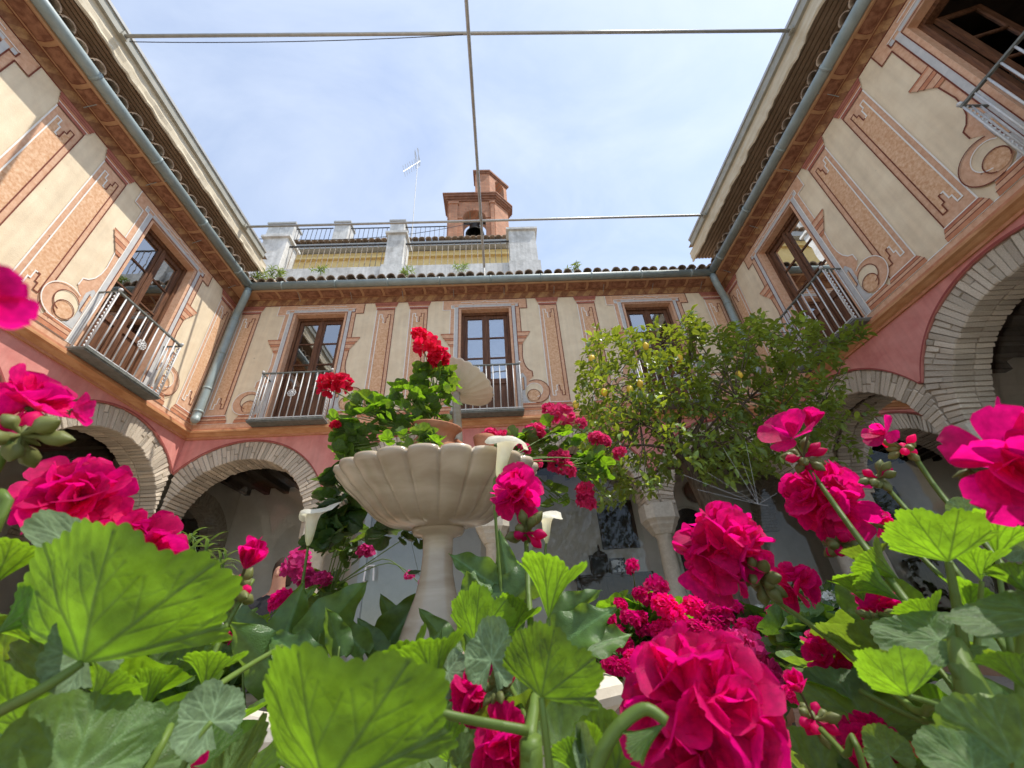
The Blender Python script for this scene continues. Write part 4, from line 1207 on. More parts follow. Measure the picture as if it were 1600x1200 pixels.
m = MB(); m.lathe([(.02, .1), (.2, .08), (.28, 0), (.27, -.03), (.18, .05), (.02, .07)], 20, bk, M3=Matrix.Rotation(pi / 2, 3, 'X'))
setp(m.build('wall_basket', [plaster('wicker', (.12, .07, .04), (.19, .11, .065), 30)], smooth=True, loc=bk), 'round brown wicker basket hanging on the wall above the black arched doorway', 'basket')
s0, s1 = at(905, 900, y=9.3), at(1015, 896, y=9.3)
sb = thing('sideboard', 'dark wooden sideboard standing in the rear gallery under the dark painting', 'sideboard', ((s0.x + s1.x) / 2, 9.4, GG))
m = MB(); m.box((s0.x, 9.2, GG + .08), (s1.x, 9.75, s0.z - .05)); m.box((s0.x - .04, 9.16, s0.z - .049), (s1.x + .04, 9.79, s0.z)); m.build('carcass', [DARKWOOD], sb)
for k in range(3):
    a_ = s0.x + (s1.x - s0.x) * k / 3; m = MB(); m.box((a_ + .04, 9.175, GG + .2), (a_ + (s1.x - s0.x) / 3 - .04, 9.199, s0.z - .15)); o = m.build('cupboard_door', [DARKWOOD], sb)
    m = MB(); m.lathe([(.0, .03), (.02, .02), (.012, 0)], 8, (a_ + .12, 9.15, 1.2), M3=Matrix.Rotation(pi / 2, 3, 'X')); m.build('knob', [BRONZE], o)
t = framed('mirror', 'small dark ornate mirror with pointed top standing on the sideboard', 'mirror', [(924, 868), (948, 868), (924, 899), (948, 899)], 9.6, .06, DARKWOOD, DARKPIC, .05)
q0 = at(936, 862, y=9.59); m = MB(); m.lathe([(.18, -.1), (.12, -.02), (.03, .02), (.02, .12), (.0, .16)], 8, q0, M3=Matrix.Diagonal((1, .15, 1))); m.build('crest', [DARKWOOD], t)
INK = plaster('ink_spots', (.75, .75, .73), (.02, .02, .02), 9, lo=.5, hi=.54, bump=0)
framed('picture_frame', 'small black and white picture in dark frame on the right of the sideboard', 'picture', [(954, 873), (975, 872), (955, 897), (975, 896)], 9.5, .05, DARKWOOD, INK, .03)
# glazed white door of the second rear arch
gd = thing('glazed_door', 'grey framed glazed door with white pull handle left of the fountain stem', 'door', (at(571, 850, y=7.62).x, 7.62, GG))
dx = at(571, 850, y=7.62).x
m = MB(); m.box((dx - .05, 7.58, GG), (dx + .06, 7.66, 3.9)); m.build('stile', [GREYW], gd)
m = MB(); m.box((dx + .061, 7.59, GG + .0), (dx + 1.1, 7.65, GG + .25)); m.build('bottom_rail', [GREYW], gd)
m = MB(); m.box((dx + .061, 7.61, GG + .251), (dx + 1.1, 7.62, 3.9)); m.build('pane', [SCREEN], gd)
h0, h1 = at(572, 884, y=7.5), at(568, 908, y=7.5)
m = MB(); m.tube([h0 + Vector((.0, .08, 0)), h0, h0 + Vector((.13, 0, 0)), h1 + Vector((.16, 0, 0)), ], .016, 6); m.tube([h0, h1, h1 + Vector((0, .08, 0))], .016, 6); m.build('pull_handle', [PAPER], gd)
pp = [at(*c, y=7.6) for c in ((582, 847), (590, 851), (589, 873), (584, 871))]
m = MB(); m.poly(pp); m.poly([p + Vector((0, .003, 0)) for p in pp]); setp(m.build('paper_notice', [PAPER], loc=pp[0]), 'small white paper notice taped on the glazed door', 'notice')

# ------------------------------------------------------------------ seated person
def person():
    y = 4.4
    hd = at(443, 897, y=y)
    base = Vector((hd.x - .02, y, GZ))
    t = thing('person', 'person in black top sitting at the far left behind the pink flowers, holding a phone', 'person', base)
    sh = hd.z - .24; hip = Vector((base.x, y + .02, GZ + .52))
    V_ = [hip, Vector((base.x, y, GZ + .72)), Vector((base.x, y - .02, sh - .06)), Vector((base.x, y - .02, sh + .07)), Vector((hd.x, y - .04, hd.z - .05)), hd + Vector((0, -.04, .09))]
    R_ = [.15, .14, .15, .055, .075, .08]
    E_ = [(0, 1), (1, 2), (2, 3), (3, 4), (4, 5)]
    for s in (-1, 1):
        b = len(V_)
        V_ += [Vector((base.x + s * .19, y - .02, sh - .03)), Vector((base.x + s * .24, y - .10, sh - .29)), Vector((base.x + s * .10, y - .33, sh - .22)), Vector((base.x + s * .05, y - .40, sh - .18))]
        R_ += [.062, .047, .033, .03]
        E_ += [(2, b), (b, b + 1), (b + 1, b + 2), (b + 2, b + 3)]
        b = len(V_)
        V_ += [Vector((base.x + s * .10, y - .02, GZ + .5)), Vector((base.x + s * .13, y - .43, GZ + .5)), Vector((base.x + s * .13, y - .42, GZ + .1)), Vector((base.x + s * .14, y - .55, GZ + .045))]
        R_ += [.095, .065, .045, .042]
        E_ += [(0, b), (b, b + 1), (b + 1, b + 2), (b + 2, b + 3)]
    me = bpy.data.meshes.new('body'); me.from_pydata([v - base for v in V_], E_, [])
    o = bpy.data.objects.new('body', me); COL.objects.link(o); o.parent = t
    sk = o.modifiers.new('Skin', 'SKIN'); sk.use_smooth_shade = True
    o.modifiers.new('Sub', 'SUBSURF').levels = 2; o.modifiers['Sub'].render_levels = 2
    for i, r in enumerate(R_): me.skin_vertices[0].data[i].radius = (r, r)
    me.skin_vertices[0].data[0].use_root = True
    dg = bpy.context.evaluated_depsgraph_get(); ev = o.evaluated_get(dg); nm = bpy.data.meshes.new_from_object(ev)
    o.modifiers.clear(); o.data = nm
    nm.materials.clear(); nm.materials.append(SKIN); nm.materials.append(CLOTH)
    for p in nm.polygons:
        c = p.center + base; p.use_smooth = True
        arm = (c.y < y - .14 and c.z > GZ + .62)
        p.material_index = 0 if (c.z > sh + .05 or arm) else 1
    h = MB(); c = hd + Vector((0, -.01, .035))
    h.lathe([(.0, .125), (.06, .115), (.10, .06), (.108, 0), (.10, -.07), (.07, -.14)], 16, c + Vector((0, .025, 0))); h.build('hair', [HAIR], t, smooth=True)
    n_ = MB(); f = hd + Vector((0, -.125, .0)); n_.lathe([(.0, .03), (.012, .0), (.016, -.03), (.0, -.04)], 8, f); n_.build('nose', [SKIN], t, smooth=True)
    for s in (-1, 1):
        for k in range(4):
            fm = MB(); w_ = Vector((base.x + s * .05, y - .40, sh - .18)); d_ = Vector((-s * .5, -.5, .25 - .16 * k)).normalized()
            fm.tube([w_ + Vector((0, -.02, .03 - .017 * k)), w_ + Vector((0, -.02, .03 - .017 * k)) + d_ * .045, w_ + Vector((-s * .035, -.055, .035 - .02 * k))], [.010, .009, .007], 6); fm.build('finger', [SKIN], t, smooth=True)
    ph = MB(); c = Vector((base.x, y - .46, sh - .15)); ph.box((c.x - .075, c.y - .006, c.z - .038), (c.x + .075, c.y + .004, c.z + .038))
    setp(ph.build('phone', [BLACKI], loc=c), 'black phone held up by the person at the far left', 'phone')
    ch = thing('garden_chair', 'dark metal chair under the person at the far left', 'chair', (base.x, y + .05, GZ))
    m = MB(); m.box((base.x - .21, y - .25, GZ + .36), (base.x + .21, y + .2, GZ + .385)); m.build('seat', [BLACKI], ch)
    m = MB(); m.box((base.x - .2, y + .2, GZ + .55), (base.x + .2, y + .225, GZ + .82)); m.build('backrest', [BLACKI], ch)
    for sx in (-.19, .19):
        for sy in (-.22, .21):
            m = MB(); m.tube([(base.x + sx, y + sy, GZ), (base.x + sx, y + sy, GZ + (.36 if sy < 0 else .82))], .013, 6); m.build('leg', [BLACKI], ch)
person()
#PART4
# ------------------------------------------------------------------ plants: leaf, petal and flower meshes
def with_attr(me, vals):
    a = me.attributes.new('vein', 'FLOAT', 'POINT'); a.data.foreach_set('value', vals); return me

def seg_d(px, py, a, b):
    ax, ay = a; bx, by = b
    dx, dy = bx - ax, by - ay
    t = np.clip(((px - ax) * dx + (py - ay) * dy) / (dx * dx + dy * dy), 0, 1)
    return np.hypot(px - ax - t * dx, py - ay - t * dy), t

def geranium_leaf(seed, nr, na, cup=.25, fold=.0, ruf=.05, cone=0, fan=0):
    """round scalloped leaf, stalk at the origin, midrib along +x, upper side +z, radius about 1"""
    rn = np.random.RandomState(seed)
    span = radians(163)
    th = np.linspace(-span, span, na + 1); rho = np.linspace(0, 1, nr + 1)
    TH, RH = np.meshgrid(th, rho)
    ph = rn.uniform(0, 6.28)
    R = .60 + .40 * np.cos(TH / 2) ** .8
    LB = .16 if nr > 8 else .30
    lob = np.abs(np.cos(TH * 3.5 / 2 * 1.08)) ** .7
    crn = np.abs(np.sin(TH * 15 + ph))
    irr = 1 + .04 * np.sin(TH * 3 + ph) + .03 * np.sin(TH * 7.3 + 2 * ph)
    Rr = R * irr * (1 + (LB * (lob - .6) + .045 * (crn - .5)) * RH ** 3)
    r = RH * Rr
    X, Y = r * np.cos(TH), r * np.sin(TH)
    # veins
    V = np.zeros_like(X)
    main = [-128, -86, -43, 0, 43, 86, 128]
    for m_ in main:
        a = radians(m_ + rn.uniform(-4, 4)); L = (.60 + .40 * cos(a / 2) ** .8)
        e = (L * cos(a), L * sin(a))
        d, t = seg_d(X, Y, (0, 0), e); w = .034 * (1 - .65 * t) + .006
        V = np.maximum(V, np.exp(-(d / w) ** 2))
        for f_, s_ in ((.36, 1), (.46, -1), (.62, 1), (.72, -1)):
            o_ = (e[0] * f_, e[1] * f_); aa = a + s_ * radians(30); l2 = L * (1.0 - f_) * 1.0
            d, t = seg_d(X, Y, o_, (o_[0] + l2 * cos(aa), o_[1] + l2 * sin(aa))); w = .020 * (1 - .6 * t) + .005
            V = np.maximum(V, .75 * np.exp(-(d / w) ** 2))
            for f2, s2 in ((.4, 1), (.65, -1)):
                o3 = (o_[0] + l2 * f2 * cos(aa), o_[1] + l2 * f2 * sin(aa)); a3 = aa + s2 * .7; l3 = l2 * .4
                d, t = seg_d(X, Y, o3, (o3[0] + l3 * cos(a3), o3[1] + l3 * sin(a3)))
                V = np.maximum(V, .45 * np.exp(-(d / .008) ** 2))
    pl = np.cos(TH * 7.5 + .3)
    Z = cup * RH ** 1.7 * R + fold * np.abs(Y) - .03 * V * RH + ruf * RH ** 3 * np.sin(TH * 3.1 + ph) + .03 * pl * RH ** 2 + .018 * np.sin(X * 9 + ph) * np.sin(Y * 8)
    if fan:
        # side lobes drawn forward, as on a leaf that is folded up along its stalk
        T2 = TH * fan
        rf = RH * (.86 + .14 * np.cos(T2)) * (1 + (.10 * (lob - .6) + .04 * (crn - .5)) * RH ** 3) * irr
        X, Y = rf * np.cos(T2), rf * np.sin(T2)
        V = np.zeros_like(X); sp = span * fan
        for m_ in (-.92, -.50, -.02, .47, .9):
            a = m_ * sp; e = (.98 * cos(a), .98 * sin(a))
            d, t = seg_d(X, Y, (0, 0), e); V = np.maximum(V, np.exp(-(d / (.020 * (1 - .75 * t) + .004)) ** 2))
            for f_, s_ in ((.26, 1), (.36, -1), (.50, 1), (.60, -1), (.76, 1)):
                f_ += rn.uniform(-.04, .04)
                o_ = (e[0] * f_, e[1] * f_); aa = a + s_ * radians(rn.uniform(28, 42)); l2 = (1.0 - f_) * .62
                q_ = (o_[0] + l2 * cos(aa), o_[1] + l2 * sin(aa))
                d, t = seg_d(X, Y, o_, q_); V = np.maximum(V, .62 * np.exp(-(d / (.011 * (1 - .6 * t) + .003)) ** 2))
                for f2, s2 in ((.3, -1), (.5, 1), (.7, -1)):
                    o3 = (o_[0] + (q_[0] - o_[0]) * f2, o_[1] + (q_[1] - o_[1]) * f2); a3 = aa + s2 * rn.uniform(.7, 1.1); l3 = l2 * .45
                    d, t = seg_d(X, Y, o3, (o3[0] + l3 * cos(a3), o3[1] + l3 * sin(a3))); V = np.maximum(V, .34 * np.exp(-(d / .007) ** 2))
        Z = .34 * np.abs(np.sin(T2)) ** 1.5 * rf + .10 * RH ** 2 - .016 * V * RH + .03 * RH ** 2 * np.sin(T2 * 3.3 + ph) + .018 * np.sin(X * 9 + ph) * np.sin(Y * 8)
    if cone:
        # folded into a funnel: the stalk is at the point, the midrib on the near (-z) side
        al = cone * (.80 + .28 * RH ** 2) + .03 * np.sin(TH * 2.5 + ph) * RH
        PH = TH * .97
        bump_ = 1 + .016 * np.sin(TH * 7 + ph) * RH ** 2
        off = .03 * V * RH
        X2 = r * np.cos(al) * bump_ + .02 * np.sin(TH * 3 + ph) * RH ** 3
        Y2 = r * np.sin(al) * np.sin(PH) * 1.0
        Z2 = -(r * np.sin(al) + off) * np.cos(PH)
        k_ = 1 / (np.cos(cone * 1.08))
        X, Y, Z = X2 * k_, Y2 / np.sin(cone * 1.08), Z2 / np.sin(cone * 1.08)
    n = na + 1
    verts = [(0, 0, 0)] + [(X[i, j], Y[i, j], Z[i, j]) for i in range(1, nr + 1) for j in range(n)]
    idx = lambda i, j: 1 + (i - 1) * n + j
    faces = [(0, idx(1, j), idx(1, j + 1)) for j in range(na)]
    for i in range(1, nr):
        for j in range(na): faces.append((idx(i, j), idx(i + 1, j), idx(i + 1, j + 1), idx(i, j + 1)))
    me = bpy.data.meshes.new('leaf'); me.from_pydata(verts, [], faces)
    me.polygons.foreach_set('use_smooth', [True] * len(faces))
    return with_attr(me, [1.0] + [float(V[i, j]) for i in range(1, nr + 1) for j in range(n)])

LEAFC = {}
def leafmesh(kind, seed, mat):
    k = (kind, seed, mat.name)
    if k not in LEAFC:
        if (kind, seed) not in LEAFC:
            if kind == 'near': me = geranium_leaf(seed, 46, 150, cup=[.30, .5, .18, .36][seed % 4], fold=[.1, .28, .0, .18][seed % 4], ruf=.07)
            elif kind == 'cone': me = geranium_leaf(seed, 46, 170, ruf=0, cone=[.85, .75, .95, .7][seed % 4])
            elif kind == 'fan': me = geranium_leaf(seed, 70, 200, fan=[.56, .48, .52, .60][seed % 4])
            elif kind == 'flat': me = geranium_leaf(seed, 46, 150, cup=.10, fold=.02, ruf=.05)
            elif kind == 'funnel': me = geranium_leaf(seed, 40, 130, cup=.75, fold=.25, ruf=.10)
            elif kind == 'mid': me = geranium_leaf(seed, 4, 36, cup=[.25, .4, .1, .5][seed % 4], fold=.1, ruf=.09)
            elif kind == 'calla': me = calla_leaf(seed)
            elif kind == 'lemon': me = blade(seed, .42, 6, .25, .14)
            elif kind == 'narrow': me = blade(seed, .17, 5, .2, .3)
            LEAFC[(kind, seed)] = me
        me = LEAFC[(kind, seed)].copy(); me.materials.clear(); me.materials.append(mat)
        LEAFC[k] = me
    return LEAFC[k]

def blade(seed, wid, n, fold, droop):
    rn = random.Random(seed); vs = []; at_ = []
    bend = rn.uniform(-.1, .1)
    for i in range(n + 1):
        t = i / n; w = wid / 2 * (sin(pi * t ** .85) ** .8 if 0 < t < 1 else .02)
        z = .10 * sin(pi * t) - droop * t * t
        for s in (-1, 0, 1):
            vs.append((t, s * w + bend * t * t, z + abs(s) * w * fold + (.02 * sin(i * 2.1) if s else 0))); at_.append(1.0 if s == 0 else 0.0)
    fs = []
    for i in range(n):
        for s in (0, 1): fs.append((3 * i + s, 3 * i + 3 + s, 3 * i + 4 + s, 3 * i + 1 + s))
    me = bpy.data.meshes.new('leaf'); me.from_pydata(vs, [], fs)
    me.polygons.foreach_set('use_smooth', [True] * len(fs))
    return with_attr(me, at_)

def calla_leaf(seed):
    rn = random.Random(seed); nu, nv = 26, 14; vs = []; at_ = []
    ph = rn.uniform(0, 6); amp = rn.uniform(.04, .10); fold = rn.uniform(.25, .7); dr = rn.uniform(.05, .35)
    for i in range(nu + 1):
        t = i / nu                       # 0 back lobes, 1 tip
        x = -.22 + 1.22 * t
        if x < 0: w = .34 * (1 - (x / -.22) ** 2) ** .5 * .9 + .02
        else: w = .34 * (1 - x ** 1.7) * (1 + .12 * sin(pi * x))
        for j in range(nv + 1):
            s = -1 + 2 * j / nv
            xx = x - (.10 * abs(s) if x < .1 else 0) * (1 if x < 0 else (1 - x / .1))
            gap = .06 * max(0, -x / .22) * (1 if s > 0 else -1)
            z = fold * abs(s) ** 1.3 * w - dr * max(0, x) ** 2 + amp * abs(s) ** 3 * sin(x * 13 + ph + s * 1.3)
            vs.append((xx, s * w + gap, z))
            v = exp(-(s * w / .012) ** 2) + .35 * max(0, cos(x * 46 - abs(s) * 14)) ** 6 * (1 - abs(s) * .4)
            at_.append(min(1, v))
    fs = [(i * (nv + 1) + j, (i + 1) * (nv + 1) + j, (i + 1) * (nv + 1) + j + 1, i * (nv + 1) + j + 1) for i in range(nu) for j in range(nv)]
    me = bpy.data.meshes.new('leaf'); me.from_pydata(vs, [], fs); me.polygons.foreach_set('use_smooth', [True] * len(fs))
    return with_attr(me, at_)

def frame(x, n, pos, sx, sy=None, sz=None):
    x = x.normalized(); n = (n - x * n.dot(x))
    if n.length < 1e-5: n = x.orthogonal()
    n.normalize(); y = n.cross(x)
    sy = sx if sy is None else sy; sz = sx if sz is None else sz
    M4 = Matrix.Identity(4)
    for c, v in enumerate((x * sx, y * sy, n * sz)): M4[0][c], M4[1][c], M4[2][c] = v
    M4.translation = pos
    return M4

def put_leaf(plant, base, tip, kind, seed, mat, up, wid=1.0, name='leaf'):
    d = tip - base
    sc = .93 if kind in ('near', 'flat', 'funnel', 'fan') else 1
    return inst(name, leafmesh(kind, seed, mat), frame(d, up, base, d.length * sc, d.length * wid * sc, d.length * (.5 + .5 * wid)), plant)

def view_up(base, under=True, tilt=.35):
    v = (base - EYE).normalized()
    return (v if under else -v) + Vector((0, 0, tilt))

def petal_mesh(seed, nu=10, nv=8):
    rn = random.Random(seed); vs = []; at_ = []
    cupy, cur, ph = rn.uniform(.25, .6), rn.uniform(-.1, .35), rn.uniform(0, 6); wv = rn.uniform(.012, .045)
    for i in range(nu + 1):
        t = i / nu
        w = .40 * (.14 + .86 * sin(pi * min(1, .06 + t * .80)) ** .9) if t < 1 else .30
        w = (.05 + .42 * (1 - (1 - t) ** 1.6)) * (1 if t < .72 else sqrt(max(.0, 1 - ((t - .72) / .285) ** 2)) * .97 + .03)
        for j in range(nv + 1):
            s = -1 + 2 * j / nv
            notch = -.06 * exp(-(s / .25) ** 2) if t > .9 else 0
            z = cur * t * t + cupy * (s * w) ** 2 + wv * t * t * sin(s * 4 + ph) - .12 * t ** 4
            vs.append((t + notch, s * w, z))
            at_.append(max(0, min(1, 1.2 * (1 - t / .40))) * (.5 + .5 * cos(s * 13)) * .85)
    fs = [(i * (nv + 1) + j, (i + 1) * (nv + 1) + j, (i + 1) * (nv + 1) + j + 1, i * (nv + 1) + j + 1) for i in range(nu) for j in range(nv)]
    me = bpy.data.meshes.new('petal'); me.from_pydata(vs, [], fs); me.polygons.foreach_set('use_smooth', [True] * len(fs))
    return with_attr(me, at_)
PETB = [petal_mesh(i) for i in range(7)]
PETS = [petal_mesh(i, 3, 2) for i in range(5)]
PETC = {}
def petal(mat, i):
    k = (mat.name, i)
    if k not in PETC:
        m_ = PETB[i].copy(); m_.materials.clear(); m_.materials.append(mat); PETC[k] = m_
    return PETC[k]

def floret_frames(rn, c, ax, size, rings=((5, 22, 1.0), (4, 48, .74), (2, 72, .5))):
    a = ax.orthogonal().normalized(); b = ax.cross(a)
    out = []
    p0 = rn.uniform(0, 6.28)
    for q, (n, tilt, sc) in enumerate(rings):
        for k in range(n):
            if rn.random() < .06: continue
            t = p0 + 2 * pi * (k + .5 * q) / n + rn.uniform(-.16, .16); tl = radians(tilt + rn.uniform(-13, 13))
            rad = a * cos(t) + b * sin(t)
            x = rad * cos(tl) + ax * sin(tl); z = ax * cos(tl) - rad * sin(tl)
            out.append(frame(x, z + (rad.cross(ax)) * rn.uniform(-.25, .25), c + rad * size * .03, size * sc * rn.uniform(.88, 1.1)))
    return out

def near_head(plant, c, R, axis, nfl, mat, seed, cover=1.15, fl=.55, name='flower_head', stem_to=None, single=True):
    """flower head = stalks and sepals (part) with each petal a sub-part"""
    rn = random.Random(seed); axis = axis.normalized(); R = R * .80
    m = MB(); core = c - axis * R * .55
    dirs = []
    for k in range(nfl):
        zc = 1 - (k + .5) / nfl * cover
        a = k * 2.39996 + seed; s = sqrt(max(0, 1 - zc * zc)); e1_ = axis.orthogonal().normalized(); e2_ = axis.cross(e1_)
        d = axis * zc + (e1_ * cos(a) + e2_ * sin(a)) * s
        d = (d + Vector((rn.uniform(-.18, .18), rn.uniform(-.18, .18), rn.uniform(-.18, .18)))).normalized()
        dirs.append(d)
    cs = []
    for d in dirs:
        p = c + d * R * (1 - fl) * rn.uniform(.8, 1.12)
        cs.append((p, d))
        m.tube([core, core.lerp(p, .5) + axis * R * .05, p - d * R * .05], [R * .022, R * .02, R * .03], 5, 0)
        m.lathe([(R * .02, -.14 * R), (R * .06, -.07 * R), (R * .045, .03 * R), (0.002 * R, .05 * R)], 6, p, 1, M3=d.to_track_quat('Z', 'Y').to_matrix())
    for k in range(9):
        d = (axis * rn.uniform(-.7, .1) + Vector((rn.uniform(-1, 1), rn.uniform(-1, 1), rn.uniform(-1, 1)))).normalized(); l = R * rn.uniform(.18, .34)
        m.tube([core, core + d * l * .5, core + d * l], [R * .02, R * .045, R * .01], 5, 1)
    h = m.build(name, [STEMD if mat is not WHITEP else STEMM, SEPAL], plant, smooth=True)
    h_fr = []
    for p, d in cs:
        for M4 in floret_frames(rn, p, d, R * fl * rn.uniform(.9, 1.15)):
            if single: inst('petal', petal(mat, rn.randrange(7)), M4, h)
            else: h_fr.append(M4)
    return h

def head_mesh(seed, mat, nfl=15, cover=1.35):
    """joined flower head of radius 1 for flowers that are small in view"""
    rn = random.Random(seed); vs, fs, vv = [], [], []
    axis = Vector((0, 0, 1))
    for k in range(nfl):
        zc = 1 - (k + .5) / nfl * cover; a = k * 2.39996; s = sqrt(max(0, 1 - zc * zc))
        d = (Vector((cos(a) * s, sin(a) * s, zc)) + Vector((rn.uniform(-.2, .2),) * 3)).normalized()
        p = d * .5 * rn.uniform(.75, 1.15)
        for M4 in floret_frames(rn, p, d, .55 * rn.uniform(.85, 1.15), ((5, 26, 1.0), (4, 58, .7))):
            me = PETS[rn.randrange(5)]; b = len(vs)
            vs += [M4 @ v.co for v in me.vertices]; fs += [[b + i for i in p_.vertices] for p_ in me.polygons]
            vv += [x.value * .5 for x in me.attributes['vein'].data]
    me = bpy.data.meshes.new('flower_head'); me.from_pydata(vs, [], fs); me.polygons.foreach_set('use_smooth', [True] * len(fs))
    me.materials.append(mat)
    return with_attr(me, vv)
HEADC = {}
def put_head(plant, c, R, axis, mat, rn, name='flower_head'):
    k = (mat.name, rn.randrange(4))
    if k not in HEADC: HEADC[k] = head_mesh(k[1] + 3, mat, nfl=[15, 12, 17, 9][k[1]])
    ax = axis.normalized()
    return inst(name, HEADC[k], frame(ax.orthogonal(), ax, c, R, R * rn.uniform(.85, 1.1), R * rn.uniform(.8, 1.05)), plant)

def stem(plant, pts, rad, mat=None, name='stem', n=7):
    m = MB()
    P = [Vector(p) for p in pts]
    Q = []
    for i in range(len(P) - 1):           # Catmull-Rom smoothing
        p0, p1, p2, p3 = P[max(i - 1, 0)], P[i], P[i + 1], P[min(i + 2, len(P) - 1)]
        for k in range(5):
            t = k / 5
            Q.append(.5 * ((2 * p1) + (p2 - p0) * t + (2 * p0 - 5 * p1 + 4 * p2 - p3) * t * t + (3 * p1 - p0 - 3 * p2 + p3) * t ** 3))
    Q.append(P[-1])
    if n == 7: rad = [x * .66 for x in rad] if hasattr(rad, '__len__') else rad * .66
    if not hasattr(rad, '__len__'): rr = [rad] * len(Q)
    else:
        rr = [np.interp(i / (len(Q) - 1), np.linspace(0, 1, len(rad)), rad) for i in range(len(Q))]
    m.tube(Q, rr, n)
    return m.build(name, [mat or STEMM], plant, smooth=True)

def bud_cluster(plant, c, R, axis, seed, nb=9, flower=None, mat=None):
    rn = random.Random(seed); axis = axis.normalized(); m = MB()
    e1_ = axis.orthogonal().normalized(); e2_ = axis.cross(e1_)
    for k in range(nb):
        a = k * 2.4; s = rn.uniform(.5, 1.3); d = (axis * rn.uniform(-.5, .9) + (e1_ * cos(a) + e2_ * sin(a)) * s).normalized()
        l = R * rn.uniform(.6, 1.1)
        q = d.to_track_quat('Z', 'Y').to_matrix()
        m.lathe([(R * .05, 0), (R * .07, l * .35), (R * .20, l * .55), (R * .22, l * .75), (R * .10, l * .95), (R * .01, l * 1.05)], 7, c, 0 if rn.random() < .7 else 1, M3=q)
    for k in range(7):
        a = k * .9; d = (-axis * .5 + (e1_ * cos(a) + e2_ * sin(a))).normalized(); m.lathe([(R * .06, 0), (R * .12, R * .2), (R * .01, R * .5)], 5, c, 0, M3=d.to_track_quat('Z', 'Y').to_matrix())
    h = m.build('bud_cluster', [SEPAL, mat or PINKP], plant, smooth=True)
    for (d, sz, rings) in (flower or []):
        p = c + d * R
        mm = MB(); mm.tube([c, c.lerp(p, .5), p], [R * .06, R * .05, R * .07], 5); mm.build('flower_stalk', [STEMD], h)
        for M4 in floret_frames(rn, p, d.normalized(), sz, rings): inst('petal', petal(mat or PINKP, rn.randrange(7)), M4, h)
    return h

UP = Vector((0, 0, 1))
CAMX = CAMROT @ Vector((1, 0, 0)); CAMY = CAMROT @ Vector((0, 1, 0)); CAMZ = CAMROT @ Vector((0, 0, 1))   # CAMZ points back at the viewer
def cdir(x, y, z): return (CAMX * x + CAMY * y + CAMZ * z).normalized()
PX = lambda n, r: n / FPX * r          # size in metres of n pixels at range r

# trough that carries the nearest geraniums
tr = thing('planter_trough', 'long terracotta trough holding the nearest geraniums at the foot of the view', 'planter', (0, .32, GZ))
m = MB(); m.box((-.62, .10, GZ), (.62, .52, .70)); m.box((-.65, .07, .66), (.65, .10, .72)); m.box((-.65, .52, .66), (.65, .55, .72)); m.box((-.65, .101, .66), (-.621, .519, .72)); m.box((.621, .101, .66), (.65, .519, .72)); m.build('trough', [POT], tr)
m = MB(); m.box((-.61, .11, .701), (.61, .51, .712)); m.build('soil', [SOIL], tr)

g1 = thing('geranium', 'big leaved pink geranium filling the lower left corner', 'geranium', (-.33, .3, .71))
g2 = thing('geranium', 'pink geranium in the middle foreground with a huge round leaf at the lower edge', 'geranium', (-.02, .27, .71))
g3 = thing('geranium', 'pink geranium with the largest flower head, right of the stone planter rim', 'geranium', (.14, .3, .71))
g4 = thing('geranium', 'tall pink geranium at the right edge with long thick stems and broad leaves', 'geranium', (.36, .33, .71))

def HL(p, b, t, kind='near', seed=0, mat=None, under=True, wid=1.0, tilt=.35, to=None, sr=.0022, lean=.45):
    B_, T_ = at(*b), at(*t)
    mat = mat or GLEAF
    if kind == 'cone':
        d = T_ - B_; v = (B_ - EYE).normalized()
        h = d.length
        d = (d.normalized() + UP * .12).normalized() * h
        inst('leaf', leafmesh('cone', seed, mat), frame(d, v + Vector((.25, 0, 0)), B_, h, h * wid, h * wid * .8), p)
    else:
        if under:
            # seen from below: the tip leans towards the viewer so that the upper side faces up and towards the sun
            l = (T_ - B_).length
            T_ = at(t[0], t[1], max(.12, t[2] - lean * l))
            up = (B_ - EYE).normalized() * .7 + UP * .75 + Vector((.45, 0, 0))
        else:
            up = view_up(B_, False, tilt)
        put_leaf(p, B_, T_, kind, seed, mat, up, wid * (1.0 if not under else .84))
    if to is not None:
        pts = [B_] + [at(*q) for q in to]
        stem(p, pts, [sr * .8, sr, sr * 1.2])
root1 = Vector((-.33, .3, .71)); root2 = Vector((-.02, .27, .71)); root3 = Vector((.14, .3, .71)); root4 = Vector((.36, .33, .71))
# lower left
HL(g1, (128, 1036, .27), (172, 820, .27), 'fan', 0, wid=1.15, lean=.5, to=[(60, 1080, .27), (-40, 1130, .3)], sr=.0032)
HL(g1, (-8, 992, .30), (70, 945, .30), 'cone', 3, to=[(-60, 1080, .32)], wid=.9)
HL(g1, (-12, 915, .36), (30, 850, .36), 'cone', 0, to=[(-60, 1000, .38)], wid=1.0)
HL(g1, (128, 862, .33), (40, 812, .33), 'flat', 1, GLEAFG, False, wid=.62, tilt=.8)
HL(g1, (222, 1118, .34), (246, 1048, .34), 'cone', 1, to=[(215, 1200, .34), (200, 1300, .36)], wid=.62)
HL(g1, (318, 1080, .34), (334, 1022, .34), 'cone', 2, to=[(265, 1180, .34), (200, 1300, .35)], wid=1.05)
HL(g1, (330, 1128, .29), (300, 1078, .29), 'flat', 2, GLEAFG, False, wid=.95, to=[(300, 1170, .29), (240, 1300, .3)])
HL(g1, (138, 1105, .31), (190, 1050, .31), 'cone', 1, to=[(150, 1170, .32), (190, 1280, .33)], wid=1.0)
HL(g1, (136, 1024, .28), (100, 962, .28), 'flat', 3, GLEAFG, False, wid=.8)
HL(g1, (110, 1215, .30), (45, 1112, .30), 'flat', 5, GLEAFD, False, wid=1.1, tilt=.6)
